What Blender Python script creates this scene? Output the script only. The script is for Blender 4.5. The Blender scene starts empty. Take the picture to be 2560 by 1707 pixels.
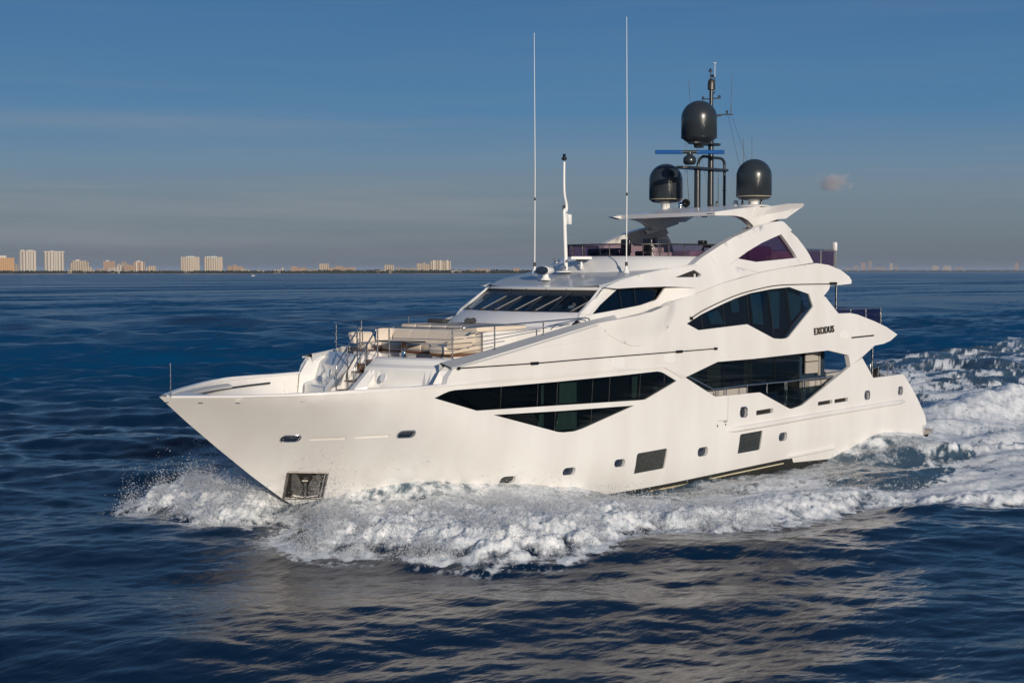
import bpy, bmesh, math, random
import numpy as np
from mathutils import Vector, Matrix
from mathutils.geometry import delaunay_2d_cdt

S = bpy.context.scene
COL = S.collection
random.seed(7)
R = math.radians

# ------------------------------------------------------------------ camera
CAM = (-22.0035, -38.446, 8.2469)
YAW = 0.768382
F = 3202.87 * 1.088435                  # focal length in pixels of the 2560 wide photograph
PITCH = math.atan((784 - 624.0) / 3202.87)
cam = bpy.data.cameras.new('camera')
cam.sensor_width = 36
cam.lens = F / 2560 * 36
cam.clip_start = 0.5
cam.clip_end = 80000
co = bpy.data.objects.new('camera', cam)
COL.objects.link(co)
co.location = CAM
co.rotation_euler = (math.pi / 2 - PITCH, 0, -YAW)
S.camera = co

# ------------------------------------------------------------------ sky and sun
SUN_EL = R(12.0)
SUN_AZ_BACK = R(20)                     # to the right of straight behind the camera
# direction towards the sun
_bk = Vector((-math.sin(YAW), -math.cos(YAW), 0))
_rt = Vector((math.cos(YAW), -math.sin(YAW), 0))
sd = _bk * math.cos(SUN_AZ_BACK) + _rt * math.sin(SUN_AZ_BACK)
sun_dir = Vector((sd.x * math.cos(SUN_EL), sd.y * math.cos(SUN_EL), math.sin(SUN_EL)))
sl = bpy.data.lights.new('sun', 'SUN')
sl.energy = 3.7
sl.angle = R(0.6)
sl.color = (1.0, 0.88, 0.74)
so = bpy.data.objects.new('sun', sl)
COL.objects.link(so)
so.rotation_euler = (-sun_dir).to_track_quat('-Z', 'Y').to_euler()

W = bpy.data.worlds.new('World')
S.world = W
W.use_nodes = True
wn, wl = W.node_tree.nodes, W.node_tree.links
wn.clear()
wo = wn.new('ShaderNodeOutputWorld')
bg = wn.new('ShaderNodeBackground')
sky = wn.new('ShaderNodeTexSky')
sky.sky_type = 'NISHITA'
sky.sun_disc = False
sky.sun_elevation = SUN_EL
sky.sun_rotation = math.atan2(sun_dir.x, sun_dir.y)
sky.altitude = 0
sky.air_density = 1.0
sky.dust_density = 1.0
sky.ozone_density = 2.0
bg.inputs['Strength'].default_value = 0.10
# the anti-solar sky: deep blue overhead falling to a dull mauve-grey band of haze on the horizon
tc = wn.new('ShaderNodeTexCoord')
sx = wn.new('ShaderNodeSeparateXYZ')
wl.new(tc.outputs['Generated'], sx.inputs[0])
nz = wn.new('ShaderNodeTexNoise')
nz.inputs['Scale'].default_value = 2.2
nz.inputs['Detail'].default_value = 4
mp = wn.new('ShaderNodeMapping')
mp.inputs['Scale'].default_value = (1, 1, 14)
wl.new(tc.outputs['Generated'], mp.inputs[0])
wl.new(mp.outputs[0], nz.inputs['Vector'])
ma = wn.new('ShaderNodeMath'); ma.operation = 'MULTIPLY_ADD'
wl.new(nz.outputs['Fac'], ma.inputs[0])
ma.inputs[1].default_value = 0.030
wl.new(sx.outputs['Z'], ma.inputs[2])
rp = wn.new('ShaderNodeValToRGB')
wl.new(ma.outputs[0], rp.inputs[0])
cr_ = rp.color_ramp
SKYR = [(0.0, (0.072, 0.076, 0.100)), (0.018, (0.112, 0.127, 0.158)), (0.040, (0.143, 0.186, 0.226)), (0.069, (0.156, 0.220, 0.284)),
        (0.095, (0.128, 0.220, 0.335)), (0.127, (0.068, 0.192, 0.362)), (0.20, (0.045, 0.150, 0.330)), (0.32, (0.034, 0.115, 0.255)), (1.0, (0.025, 0.075, 0.19))]
while len(cr_.elements) < len(SKYR):
    cr_.elements.new(0.5)
for e, (p, c) in zip(cr_.elements, SKYR):
    e.position = p
    e.color = (*c, 1)
mx = wn.new('ShaderNodeMix'); mx.data_type = 'RGBA'
mx.inputs['Factor'].default_value = 0.94
wl.new(sky.outputs[0], mx.inputs['A'])
# faint level bands of thin cloud low over the sea
n2_ = wn.new('ShaderNodeTexNoise'); n2_.inputs['Scale'].default_value = 1.7; n2_.inputs['Detail'].default_value = 6; n2_.inputs['Roughness'].default_value = .6
mp2 = wn.new('ShaderNodeMapping'); mp2.inputs['Scale'].default_value = (1, 1, 22); mp2.inputs['Rotation'].default_value = (R(1.2), 0, 0)
wl.new(tc.outputs['Generated'], mp2.inputs[0]); wl.new(mp2.outputs[0], n2_.inputs['Vector'])
st2 = wn.new('ShaderNodeMapRange'); st2.inputs['From Min'].default_value = .47; st2.inputs['From Max'].default_value = .75; wl.new(n2_.outputs['Fac'], st2.inputs['Value'])
bell = wn.new('ShaderNodeValToRGB'); wl.new(sx.outputs['Z'], bell.inputs[0])
for e, (p, v) in zip([bell.color_ramp.elements[0], bell.color_ramp.elements[1], bell.color_ramp.elements.new(.12), bell.color_ramp.elements.new(.05)], ((0.0, .25), (.22, 0), (.12, .8), (.05, 1))):
    e.position = p; e.color = (v, v, v, 1)
mb2 = wn.new('ShaderNodeMath'); mb2.operation = 'MULTIPLY'; wl.new(st2.outputs[0], mb2.inputs[0]); wl.new(bell.outputs[0], mb2.inputs[1])
mxb = wn.new('ShaderNodeMix'); mxb.data_type = 'RGBA'; wl.new(mb2.outputs[0], mxb.inputs['Factor']); wl.new(rp.outputs['Color'], mxb.inputs['A']); mxb.inputs['B'].default_value = (.26, .27, .31, 1)
sc_ = wn.new('ShaderNodeVectorMath'); sc_.operation = 'SCALE'
sc_.inputs['Scale'].default_value = 10.0
wl.new(mxb.outputs['Result'], sc_.inputs[0])
wl.new(sc_.outputs[0], mx.inputs['B'])
wl.new(mx.outputs['Result'], bg.inputs['Color'])
wl.new(bg.outputs[0], wo.inputs[0])

S.view_settings.view_transform = 'Standard'
S.view_settings.look = 'None'
S.view_settings.exposure = 0.0
S.view_settings.gamma = 1.0
S.cycles.max_bounces = 10
S.cycles.transparent_max_bounces = 16
S.cycles.glossy_bounces = 5
S.cycles.volume_bounces = 2
S.cycles.caustics_reflective = False
S.cycles.caustics_refractive = False

# ------------------------------------------------------------------ placing help: where a sight line of the survey camera meets a plane of the place
_fw = np.array([math.sin(YAW) * math.cos(PITCH), math.cos(YAW) * math.cos(PITCH), -math.sin(PITCH)])
_r = np.array([math.cos(YAW), -math.sin(YAW), 0.0])
_u = np.cross(_r, _fw)
_c = np.array(CAM)

def ray(px, py): return _fw + _r * (px - 1280) / F - _u * (py - 853.5) / F
def PY(p, y): d = ray(*p); return _c + d * ((y - _c[1]) / d[1])
def PZ(p, z): d = ray(*p); return _c + d * ((z - _c[2]) / d[2])
def PX(p, x): d = ray(*p); return _c + d * ((x - _c[0]) / d[0])
FR = dict(c1=(380, 880, 800 / 2352), c2=(720, 740, 500 / 2352), c3=(1100, 640, 640 / 2352), c4=(1380, 440, 800 / 2352),
          m=(1580, 120, 400 / 1493), w2=(1040, 900, 700 / 2352), w3=(1660, 700, 700 / 2033), sk=(0, 580, 1200 / 2352),
          e1=(1400, 490, 400 / 2352), e2=(1780, 480, 500 / 2352), e3=(1680, 840, 500 / 2352), e4=(1150, 600, 350 / 2352),
          d=(0, 0, 1.088435))
def K(c, *pts):
    a, b, s = FR[c]
    return [(a + x * s, b + y * s) for x, y in pts]

# boat frame: x from bow (0) to stern (40), port is -y, z up from the waterline
STEM = [(-0.9, 6.9), (0.0, 5.45), (0.75, 4.47), (1.56, 3.37), (2.6, 2.07), (3.52, 0.97), (4.39, 0.0), (6, -1.8)]
BTAB = ([0, 1, 2, 3, 4, 5, 6, 7, 8, 9, 40], [0, 1.10, 2.05, 2.83, 3.42, 3.80, 4.0, 4.08, 4.10, 4.10, 4.10])
ZC = ([0, 8, 15.6, 18.5, 20.3, 23.07, 25.63, 29.8, 33, 40], [6.2, 6.2, 6.35, 6.72, 7.13, 7.77, 8.21, 8.62, 8.62, 8.62])
def _smooth_tab(xs, ys):
    X = np.linspace(xs[0], xs[-1], 801)
    Y = np.interp(X, xs, ys)
    k = np.ones(17) / 17
    Z = np.convolve(np.pad(Y, 8, mode='edge'), k, 'valid')
    Z[:9] = Y[:9]
    return X, Z
BX, BY_ = _smooth_tab(*BTAB)
CX, CY_ = _smooth_tab(*ZC)
def stem_x(z): return np.interp(z, [s[0] for s in STEM], [s[1] for s in STEM])
def H(x, z):
    """half breadth of the yacht's side at (x, z)"""
    x = np.asarray(x, float); z = np.asarray(z, float)
    zz = np.minimum(z, 4.39)
    k = 1 + 1.15 * np.clip((4.39 - zz) / 4.39, 0, 1.3) ** 1.15
    b = np.interp((x - stem_x(zz)) / k, BX, BY_)
    b = b * (1 - 0.035 * np.clip((1.6 - z) / 1.6, 0, 1.6) ** 2)
    b = b - 0.05 * np.clip((z - 5.2), 0, 3)
    b = b - 0.02 * np.clip(x - 34, 0, 10)
    zc = np.interp(x, CX, CY_)
    kk = np.interp(x, [20, 25], [0.60, 0.30])
    over = np.clip(z - zc, 0, 10)
    soft = np.where(over < 0.4, over * over / 0.8, over - 0.2)
    return np.maximum(b - kk * soft, 0)
def onside(p, off=0.0, fn=H):
    d = ray(*p)
    def g(t):
        q = _c + d * t
        return q[1] + float(fn(q[0], q[2])) + off
    a = (-9 - _c[1]) / d[1]; b = (0.5 - _c[1]) / d[1]
    for _ in range(44):
        m = (a + b) / 2
        if g(m) < 0: a = m
        else: b = m
    q = _c + d * a
    return (float(q[0]), float(q[2]))
def side(c, pts, off=0.0, fn=H): return [onside(p, off, fn) for p in K(c, *pts)]
def spline(pts, n=6, closed=False):
    """Catmull-Rom through points of any dimension"""
    P = [np.array(p, float) for p in pts]
    out = []
    m = len(P)
    for i in range(m if closed else m - 1):
        if closed: a, b, c, d = P[i - 1], P[i], P[(i + 1) % m], P[(i + 2) % m]
        else: a, b, c, d = P[max(i - 1, 0)], P[i], P[i + 1], P[min(i + 2, m - 1)]
        for k in range(n):
            t = k / n
            out.append(tuple(0.5 * (2 * b + (c - a) * t + (2 * a - 5 * b + 4 * c - d) * t * t + (3 * b - a - 3 * c + d) * t ** 3)))
    if not closed: out.append(tuple(P[-1]))
    return out

# ------------------------------------------------------------------ materials
def mat(name, col, rough=0.5, metal=0.0, coat=0.0, spec=0.5, noise=None, bump=None, trans=0.0):
    m = bpy.data.materials.new(name)
    m.use_nodes = True
    n, l = m.node_tree.nodes, m.node_tree.links
    b = n['Principled BSDF']
    b.inputs['Base Color'].default_value = (*col, 1)
    b.inputs['Roughness'].default_value = rough
    b.inputs['Metallic'].default_value = metal
    b.inputs['Coat Weight'].default_value = coat
    b.inputs['Coat Roughness'].default_value = 0.06
    b.inputs['Specular IOR Level'].default_value = spec
    t = n.new('ShaderNodeTexCoord')
    if noise:
        sc, col2, stretch = noise
        mpn = n.new('ShaderNodeMapping'); mpn.inputs['Scale'].default_value = stretch
        l.new(t.outputs['Object'], mpn.inputs[0])
        no = n.new('ShaderNodeTexNoise'); no.inputs['Scale'].default_value = sc; no.inputs['Detail'].default_value = 5
        l.new(mpn.outputs[0], no.inputs['Vector'])
        r = n.new('ShaderNodeValToRGB')
        r.color_ramp.elements[0].position = 0.35; r.color_ramp.elements[1].position = 0.65
        r.color_ramp.elements[0].color = (*col, 1); r.color_ramp.elements[1].color = (*col2, 1)
        l.new(no.outputs['Fac'], r.inputs[0]); l.new(r.outputs[0], b.inputs['Base Color'])
    if bump:
        sc, st = bump
        no = n.new('ShaderNodeTexNoise'); no.inputs['Scale'].default_value = sc; no.inputs['Detail'].default_value = 4
        l.new(t.outputs['Object'], no.inputs['Vector'])
        bb = n.new('ShaderNodeBump'); bb.inputs['Strength'].default_value = st; bb.inputs['Distance'].default_value = 0.02
        l.new(no.outputs['Fac'], bb.inputs['Height']); l.new(bb.outputs[0], b.inputs['Normal'])
    return m
def glass_mat(name, tint, gloss_rough=0.01, ior=1.45):
    m = bpy.data.materials.new(name); m.use_nodes = True
    n, l = m.node_tree.nodes, m.node_tree.links
    n.remove(n['Principled BSDF'])
    o = n['Material Output']
    tr = n.new('ShaderNodeBsdfTransparent'); tr.inputs[0].default_value = (*tint, 1)
    gl = n.new('ShaderNodeBsdfGlossy'); gl.inputs['Roughness'].default_value = gloss_rough
    lw = n.new('ShaderNodeLayerWeight'); lw.inputs['Blend'].default_value = .5
    pw = n.new('ShaderNodeMath'); pw.operation = 'POWER'; l.new(lw.outputs['Facing'], pw.inputs[0]); pw.inputs[1].default_value = 5
    fr = n.new('ShaderNodeMath'); fr.operation = 'MULTIPLY_ADD'; l.new(pw.outputs[0], fr.inputs[0]); fr.inputs[1].default_value = .93; fr.inputs[2].default_value = .045
    mxs = n.new('ShaderNodeMixShader')
    l.new(fr.outputs[0], mxs.inputs[0]); l.new(tr.outputs[0], mxs.inputs[1]); l.new(gl.outputs[0], mxs.inputs[2])
    l.new(mxs.outputs[0], o.inputs[0])
    return m
WHITE = mat('gelcoat_white', (0.80, 0.79, 0.76), 0.24, coat=0.5, noise=(0.9, (0.73, 0.71, 0.68), (0.7, 0.3, 0.16)))
WHITE2 = mat('gelcoat_deck', (0.78, 0.77, 0.76), 0.35, coat=0.2, noise=(1.2, (0.75, 0.74, 0.73), (1, 1, 1)))
GREYROOF = mat('roof_nonslip_grey', (0.50, 0.52, 0.53), 0.35, coat=0.3, noise=(1.6, (0.40, 0.42, 0.435), (0.5, 5.0, 0.5)))
GREYCAP = mat('cap_grey', (0.46, 0.47, 0.47), 0.45)
BLACK = mat('gloss_black', (0.012, 0.013, 0.014), 0.25)
BOOT = mat('boot_top_black', (0.012, 0.013, 0.012), 0.35, noise=(40, (0.05, 0.05, 0.045), (1, 1, 1)))
CREAM = mat('cream_stripe', (0.62, 0.55, 0.38), 0.4)
DOME = mat('radome_charcoal', (0.024, 0.031, 0.037), 0.30, coat=0.18)
MAST = mat('mast_charcoal', (0.020, 0.024, 0.028), 0.3, coat=0.3)
STEEL = mat('stainless', (0.62, 0.60, 0.58), 0.14, metal=1.0)
ANCHORM = mat('anchor_steel', (0.27, 0.255, 0.235), 0.38, metal=0.6, noise=(4, (0.15, 0.14, 0.13), (1, 1, 1)), bump=(10, 0.3))
STEELD = mat('steel_dull', (0.13, 0.12, 0.11), 0.42, metal=0.7, noise=(5, (0.045, 0.042, 0.04), (1, 1, 1)), bump=(12, 0.3))
TEAK = mat('teak', (0.20, 0.095, 0.045), 0.55, noise=(6, (0.14, 0.062, 0.03), (0.4, 9, 1)))
SOFA = mat('sofa_cream', (0.72, 0.62, 0.50), 0.6, noise=(3, (0.68, 0.585, 0.475), (1, 1, 1)), bump=(6, 0.2))
PADTOP = mat('pad_grey', (0.33, 0.31, 0.29), 0.7, bump=(25, 0.2))
TOWEL = mat('towel_charcoal', (0.05, 0.055, 0.06), 0.95, bump=(90, 0.8))
BLUE = mat('scanner_blue', (0.003, 0.075, 0.27), 0.6, spec=0.15)
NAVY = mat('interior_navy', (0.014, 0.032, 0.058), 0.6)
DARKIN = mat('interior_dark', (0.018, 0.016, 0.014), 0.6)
FARVIEW = mat('curtain_sage', (0.27, 0.37, 0.34), 0.8, noise=(3, (0.19, 0.28, 0.26), (6, 6, 0.3)))  # for added panels imitating bright far-side windows seen through the cabin
LINEN = mat('linen_panel', (0.42, 0.39, 0.35), 0.7)
MAUVE = mat('sofa_mauve', (0.40, 0.24, 0.30), 0.6)
GLASSK = glass_mat('glass_smoked', (0.47, 0.53, 0.51))
GLASSB = glass_mat('glass_blue', (0.36, 0.50, 0.60))
GLASSW = glass_mat('glass_windscreen', (0.42, 0.52, 0.62))
GLASSP = glass_mat('glass_purple', (0.56, 0.44, 0.58))
CHROME = mat('chrome', (0.80, 0.80, 0.80), 0.06, metal=1.0)
RUBBER = mat('rubber_black', (0.015, 0.015, 0.015), 0.6)
PLASTIC = mat('white_plastic', (0.80, 0.80, 0.78), 0.35, coat=0.2)
LENS = mat('lens_dark', (0.02, 0.03, 0.05), 0.05, coat=1.0)
PANEG = mat('pane_grey_black', (0.030, 0.034, 0.034), 0.12, noise=(7, (0.05, 0.055, 0.055), (.4, 1, 3)))
SALTG = mat('salted_glass', (0.035, 0.038, 0.036), 0.22, noise=(55, (0.035, 0.038, 0.036), (1, 1, 1)))
_n = SALTG.node_tree.nodes
for nd in _n:
    if nd.bl_idname == 'ShaderNodeValToRGB':
        nd.color_ramp.elements[0].position = 0.62; nd.color_ramp.elements[1].position = 0.70
        nd.color_ramp.elements[1].color = (0.40, 0.39, 0.36, 1)

# ------------------------------------------------------------------ mesh help
def tag(o, label=None, cat=None, group=None, kind=None):
    if label: o['label'] = label
    if cat: o['category'] = cat
    if group: o['group'] = group
    if kind: o['kind'] = kind
    return o
def empty(name, loc, label, cat, group=None):
    o = bpy.data.objects.new(name, None)
    o.empty_display_size = 0.3
    o.location = loc
    COL.objects.link(o)
    return tag(o, label, cat, group)
class MB:
    def __init__(s): s.v = []; s.f = []; s.sm = []; s.mi = []
    def add(s, V, Fc, smooth=False, mi=0):
        b = len(s.v)
        s.v += [tuple(float(k) for k in p) for p in V]
        for f in Fc:
            s.f.append([b + i for i in f]); s.sm.append(smooth); s.mi.append(mi)
        return s
    def box(s, lo, hi, mi=0):
        x0, y0, z0 = lo; x1, y1, z1 = hi
        return s.add([(x0, y0, z0), (x1, y0, z0), (x1, y1, z0), (x0, y1, z0), (x0, y0, z1), (x1, y0, z1), (x1, y1, z1), (x0, y1, z1)],
                     [(0, 3, 2, 1), (4, 5, 6, 7), (0, 1, 5, 4), (1, 2, 6, 5), (2, 3, 7, 6), (3, 0, 4, 7)], mi=mi)
    def rbox(s, lo, hi, r=0.04, mi=0):
        """box with rounded vertical and top edges (3-step)"""
        x0, y0, z0 = lo; x1, y1, z1 = hi
        r = min(r, (x1 - x0) / 2.2, (y1 - y0) / 2.2, (z1 - z0) / 2.2)
        rings = []
        prof = [(0, z0 + 0)] + [(r * (1 - math.cos(a)), z1 - r + r * math.sin(a)) for a in (0, R(30), R(60), R(90))]
        prof = [(r * 0.6, z0), (0, z0 + r * 0.6)] + prof[1:]
        for ins, z in prof:
            ring = []
            for cx, cy, a0 in ((x1 - r, y1 - r, 0), (x0 + r, y1 - r, 90), (x0 + r, y0 + r, 180), (x1 - r, y0 + r, 270)):
                for k in range(4):
                    a = R(a0 + 30 * k); rr = max(r - ins, 0.001)
                    ring.append((cx + rr * math.cos(a), cy + rr * math.sin(a), z))
            rings.append(ring)
        return s.loft(rings, closed=True, caps=True, smooth=True, mi=mi)
    def loft(s, rings, closed=False, caps=False, smooth=True, mi=0):
        n = len(rings[0]); V = [p for r in rings for p in r]; Fc = []
        for i in range(len(rings) - 1):
            for j in range(n if closed else n - 1):
                k = (j + 1) % n
                Fc.append((i * n + j, i * n + k, (i + 1) * n + k, (i + 1) * n + j))
        s.add(V, Fc, smooth, mi)
        if caps:
            s.add(rings[0], [list(range(n))[::-1]], False, mi); s.add(rings[-1], [list(range(n))], False, mi)
        return s
    def tube(s, pts, r, n=8, caps=True, mi=0, r2=None):
        P = [Vector(p) for p in pts]
        rings = []
        up = None
        for i, p in enumerate(P):
            t = ((P[i + 1] - p).normalized() if i < len(P) - 1 else Vector((0, 0, 0))) + ((p - P[i - 1]).normalized() if i > 0 else Vector((0, 0, 0)))
            t.normalize()
            if up is None:
                up = Vector((0, 0, 1)) if abs(t.z) < 0.9 else Vector((1, 0, 0))
            a = t.cross(up).normalized(); b = a.cross(t).normalized(); up = b
            rr = r if r2 is None else r + (r2 - r) * i / (len(P) - 1)
            rings.append([tuple(p + a * rr * math.cos(2 * math.pi * k / n) + b * rr * math.sin(2 * math.pi * k / n)) for k in range(n)])
        return s.loft(rings, closed=True, caps=caps, smooth=True, mi=mi)
    def lathe(s, prof, c=(0, 0, 0), n=32, axis='z', caps=True, mi=0, rot=None):
        rings = []
        for r, h in prof:
            ring = []
            for k in range(n):
                a = 2 * math.pi * k / n
                v = Vector((r * math.cos(a), r * math.sin(a), h))
                if axis == 'x': v = Vector((v.z, v.y, -v.x))
                if rot: v = rot @ v
                ring.append(tuple(v + Vector(c)))
            rings.append(ring)
        return s.loft(rings, closed=True, caps=caps, smooth=True, mi=mi)
    def islands(s):
        key = {}; par = list(range(len(s.v)))
        def find(i):
            while par[i] != i: par[i] = par[par[i]]; i = par[i]
            return i
        for i, p in enumerate(s.v):
            k = (round(p[0], 4), round(p[1], 4), round(p[2], 4))
            if k in key: par[find(i)] = find(key[k])
            else: key[k] = i
        for f in s.f:
            r0 = find(f[0])
            for i in f[1:]:
                r1 = find(i)
                if r1 != r0: par[r1] = r0
        return [find(f[0]) for f in s.f]
    def subset(s, sel):
        o = MB(); mp_ = {}
        for k in sel:
            ff = []
            for i in s.f[k]:
                if i not in mp_: mp_[i] = len(o.v); o.v.append(s.v[i])
                ff.append(mp_[i])
            o.f.append(ff); o.sm.append(s.sm[k]); o.mi.append(s.mi[k])
        return o
    def build(s, name, mats, parent=None, **kw):
        """one object; what was modelled for both sides, or as several loose pieces, becomes one object per piece"""
        if parent is not None and name not in ('hull', 'wall', 'boot_top'):
            isl = s.islands(); groups = {}
            for k, r in enumerate(isl): groups.setdefault(r, []).append(k)
            if len(groups) > 1:
                def side_of(g):
                    ys = [s.v[i][1] for k in g for i in s.f[k]]
                    return -1 if max(ys) < -.02 else (1 if min(ys) > .02 else 0)
                sd_ = {r: side_of(g) for r, g in groups.items()}
                sets_ = None
                if name in LOOSE: sets_ = list(groups.values())
                elif parent.name.startswith('motor_yacht') or parent.name in PARTNAMES:
                    if all(v != 0 for v in sd_.values()) and len(set(sd_.values())) == 2:
                        sets_ = [[k for r, g in groups.items() if sd_[r] == q for k in g] for q in (-1, 1)]
                if sets_:
                    objs = [s.subset(g).build1(name, mats, parent, **dict(kw)) for g in sets_]
                    PARTNAMES.update(o.name for o in objs)
                    if len(objs) == 2 and name not in LOOSE: TWIN[objs[0].name] = objs[1]
                    return objs[0]
        o = s.build1(name, mats, parent, **kw); PARTNAMES.add(o.name)
        return o
    def build1(s, name, mats, parent=None, **kw):
        if parent is not None and parent.name in TWIN and s.v and min(p[1] for p in s.v) > 0: parent = TWIN[parent.name]
        if not isinstance(mats, (list, tuple)): mats = [mats]
        me = bpy.data.meshes.new(name)
        me.from_pydata(s.v, [], s.f)
        me.polygons.foreach_set('use_smooth', s.sm)
        me.polygons.foreach_set('material_index', s.mi)
        for m in mats: me.materials.append(m)
        bm = bmesh.new(); bm.from_mesh(me)
        if kw.pop('weld', False): bmesh.ops.remove_doubles(bm, verts=bm.verts, dist=1e-5)
        if kw.pop('recalc', True): bmesh.ops.recalc_face_normals(bm, faces=bm.faces)
        bm.to_mesh(me); bm.free()
        me.update()
        o = bpy.data.objects.new(name, me)
        COL.objects.link(o)
        if parent is not None:
            o.parent = parent
            # parts are modelled in world coordinates; the thing's Empty carries the offset
            if parent.type == 'EMPTY': o.location = -Vector(parent.location)
        for k, v in kw.items(): tag(o, **{k: v})
        return o
TWIN = {}; PARTNAMES = set()
LOOSE = {'curtain', 'mullion', 'stay', 'whip', 'clamp', 'roller', 'bitt', 'mid_rail', 'side_door_fitting', 'panel_seam', 'seat', 'backrest', 'deck_locker',
         'aft_panel', 'stanchion', 'grab_rail', 'wiper', 'balcony_stack', 'roof_house', 'aft_glass'}

def cdt(outline, holes=(), grid=0.5):
    """triangulate a polygon with holes, with inner grid points so that it can follow a curved surface"""
    loops = [outline] + list(holes)
    pts = []; edges = []
    def dense(L):
        out = []
        for i in range(len(L)):
            a = np.array(L[i]); b = np.array(L[(i + 1) % len(L)])
            n = max(1, int(np.linalg.norm(b - a) / (grid * 0.8)))
            for k in range(n): out.append(tuple(a + (b - a) * k / n))
        return out
    loops = [dense(L) for L in loops]
    for L in loops:
        b = len(pts); pts += L
        edges += [(b + i, b + (i + 1) % len(L)) for i in range(len(L))]
    def inside(p, L):
        c = False; x, y = p
        for i in range(len(L)):
            x1, y1 = L[i]; x2, y2 = L[i - 1]
            if (y1 > y) != (y2 > y) and x < (x2 - x1) * (y - y1) / (y2 - y1) + x1: c = not c
        return c
    A = np.array([p for L in loops for p in L])
    xs = np.arange(A[:, 0].min() + grid / 2, A[:, 0].max(), grid); zs = np.arange(A[:, 1].min() + grid / 2, A[:, 1].max(), grid)
    for i, x in enumerate(xs):
        for z in zs:
            q = (x, z + (grid / 2 if i % 2 else 0))
            if np.min((A[:, 0] - q[0]) ** 2 + (A[:, 1] - q[1]) ** 2) > (grid * 0.42) ** 2 and inside(q, loops[0]) and not any(inside(q, h) for h in loops[1:]):
                pts.append(q)
    v, e, f, *_ = delaunay_2d_cdt([Vector(p) for p in pts], edges, [], 0, 1e-6)
    V = [(p[0], p[1]) for p in v]
    tris = []
    for t in f:
        c = (sum(V[i][0] for i in t) / 3, sum(V[i][1] for i in t) / 3)
        if inside(c, loops[0]) and not any(inside(c, h) for h in loops[1:]):
            tris.append(tuple(t))
    return V, tris
def sheet(mb, outline, holes=(), fn=H, off=0.0, th=0.10, grid=0.5, signs=(-1, 1), smooth=True, mi=0, rim_mi=None):
    """panel on the boat's side: outline/holes in (x, z); outer skin at y = fn+off, th thick inwards, with rims"""
    V, T = cdt(outline, holes, grid)
    A = np.array(V)
    y = fn(A[:, 0], A[:, 1])
    o = off(A[:, 0], A[:, 1]) if callable(off) else off
    yo = y + o; yi = np.maximum(yo - th, 0.0)
    cnt = {}
    for t in T:
        for k in range(3):
            e = (t[k], t[(k + 1) % 3])
            cnt[tuple(sorted(e))] = None if tuple(sorted(e)) in cnt else e
    rim = [e for e in cnt.values() if e]
    for s in signs:
        out = [(x, s * yy, z) for (x, z), yy in zip(V, yo)]
        inn = [(x, s * yy, z) for (x, z), yy in zip(V, yi)]
        mb.add(out, [t if s > 0 else t[::-1] for t in T], smooth, mi)
        if th > 0:
            mb.add(inn, [t[::-1] if s > 0 else t for t in T], smooth, mi)
            n = len(mb.v)
            RV = []; RF = []
            for a, b in rim:
                k = len(RV)
                RV += [out[a], out[b], inn[b], inn[a]]
                RF.append((k, k + 1, k + 2, k + 3))
            mb.add(RV, RF, False, mi if rim_mi is None else rim_mi)
    return mb
def rrect(cx, cz, w, h, r, slant=0.0, lean=0.0, n=4):
    """rounded rectangle in (x, z); slant raises it along x, lean pushes the top forward"""
    P = []
    for sx_, sz_, a0 in ((1, 1, 0), (-1, 1, 90), (-1, -1, 180), (1, -1, 270)):
        for k in range(n + 1):
            a = R(a0 + 90 * k / n)
            P.append((sx_ * (w / 2 - r) + r * math.cos(a), sz_ * (h / 2 - r) + r * math.sin(a)))
    return [(cx + x + lean * z, cz + z + slant * x) for x, z in P]
def inset(poly, d):
    """grow (d<0) or shrink (d>0) a polygon"""
    P = [np.array(p) for p in poly]; n = len(P)
    area = sum(P[i - 1][0] * P[i][1] - P[i][0] * P[i - 1][1] for i in range(n))
    s = 1 if area > 0 else -1
    out = []
    for i in range(n):
        a, b, c = P[i - 1], P[i], P[(i + 1) % n]
        e1 = (b - a) / (np.linalg.norm(b - a) + 1e-9); e2 = (c - b) / (np.linalg.norm(c - b) + 1e-9)
        n1 = np.array([-e1[1], e1[0]]) * s; n2 = np.array([-e2[1], e2[0]]) * s
        m = n1 + n2; m /= (np.linalg.norm(m) + 1e-9)
        k = d / max(0.35, float(m @ n1))
        out.append(tuple(b + m * k))
    return out

# ================================================================== THE YACHT
yacht = empty('motor_yacht', (20, 0, 0), 'large white three deck motor yacht under way, dark knife shaped windows along its side', 'yacht')

# ---- outlines on the port side (mirrored to starboard)
HW1 = side('w2', [(155, 320), (230, 282), (280, 261), (330, 251), (700, 223), (1200, 180), (1700, 131), (2020, 95), (2050, 97), (2080, 108), (2190, 175), (1945, 320), (1925, 331), (1870, 337), (1200, 380), (510, 425)])
HW2 = side('w2', [(650, 460), (1240, 425), (1835, 380), (1400, 575), (1330, 598), (1240, 607), (1190, 603)])
OPEN = side('w3', [(150, 706), (385, 593), (640, 572), (1190, 510), (1335, 545), (1350, 625), (1010, 903), (985, 915), (925, 935), (905, 930), (697, 815), (371, 846)])
UPW = side('c4', [(985, 1085), (1095, 1015), (1240, 945), (1340, 900), (1450, 862), (1600, 832), (1740, 816), (1885, 868), (1915, 960), (1738, 1180), (1715, 1193), (1680, 1197), (1625, 1193), (1430, 1089), (1073, 1133)])
HR1 = side('w2', [(1868, 782), (2100, 741), (2112, 748), (2085, 900), (2078, 908), (1829, 955), (1855, 800)])
HR2 = side('w3', [(560, 1118), (710, 1091), (717, 1097), (697, 1226), (690, 1232), (534, 1260), (552, 1130)])
def pocket(c, xy, w, h, r):
    x, z = side(c, [xy])[0]
    return rrect(x, z, w, h, r)
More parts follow.
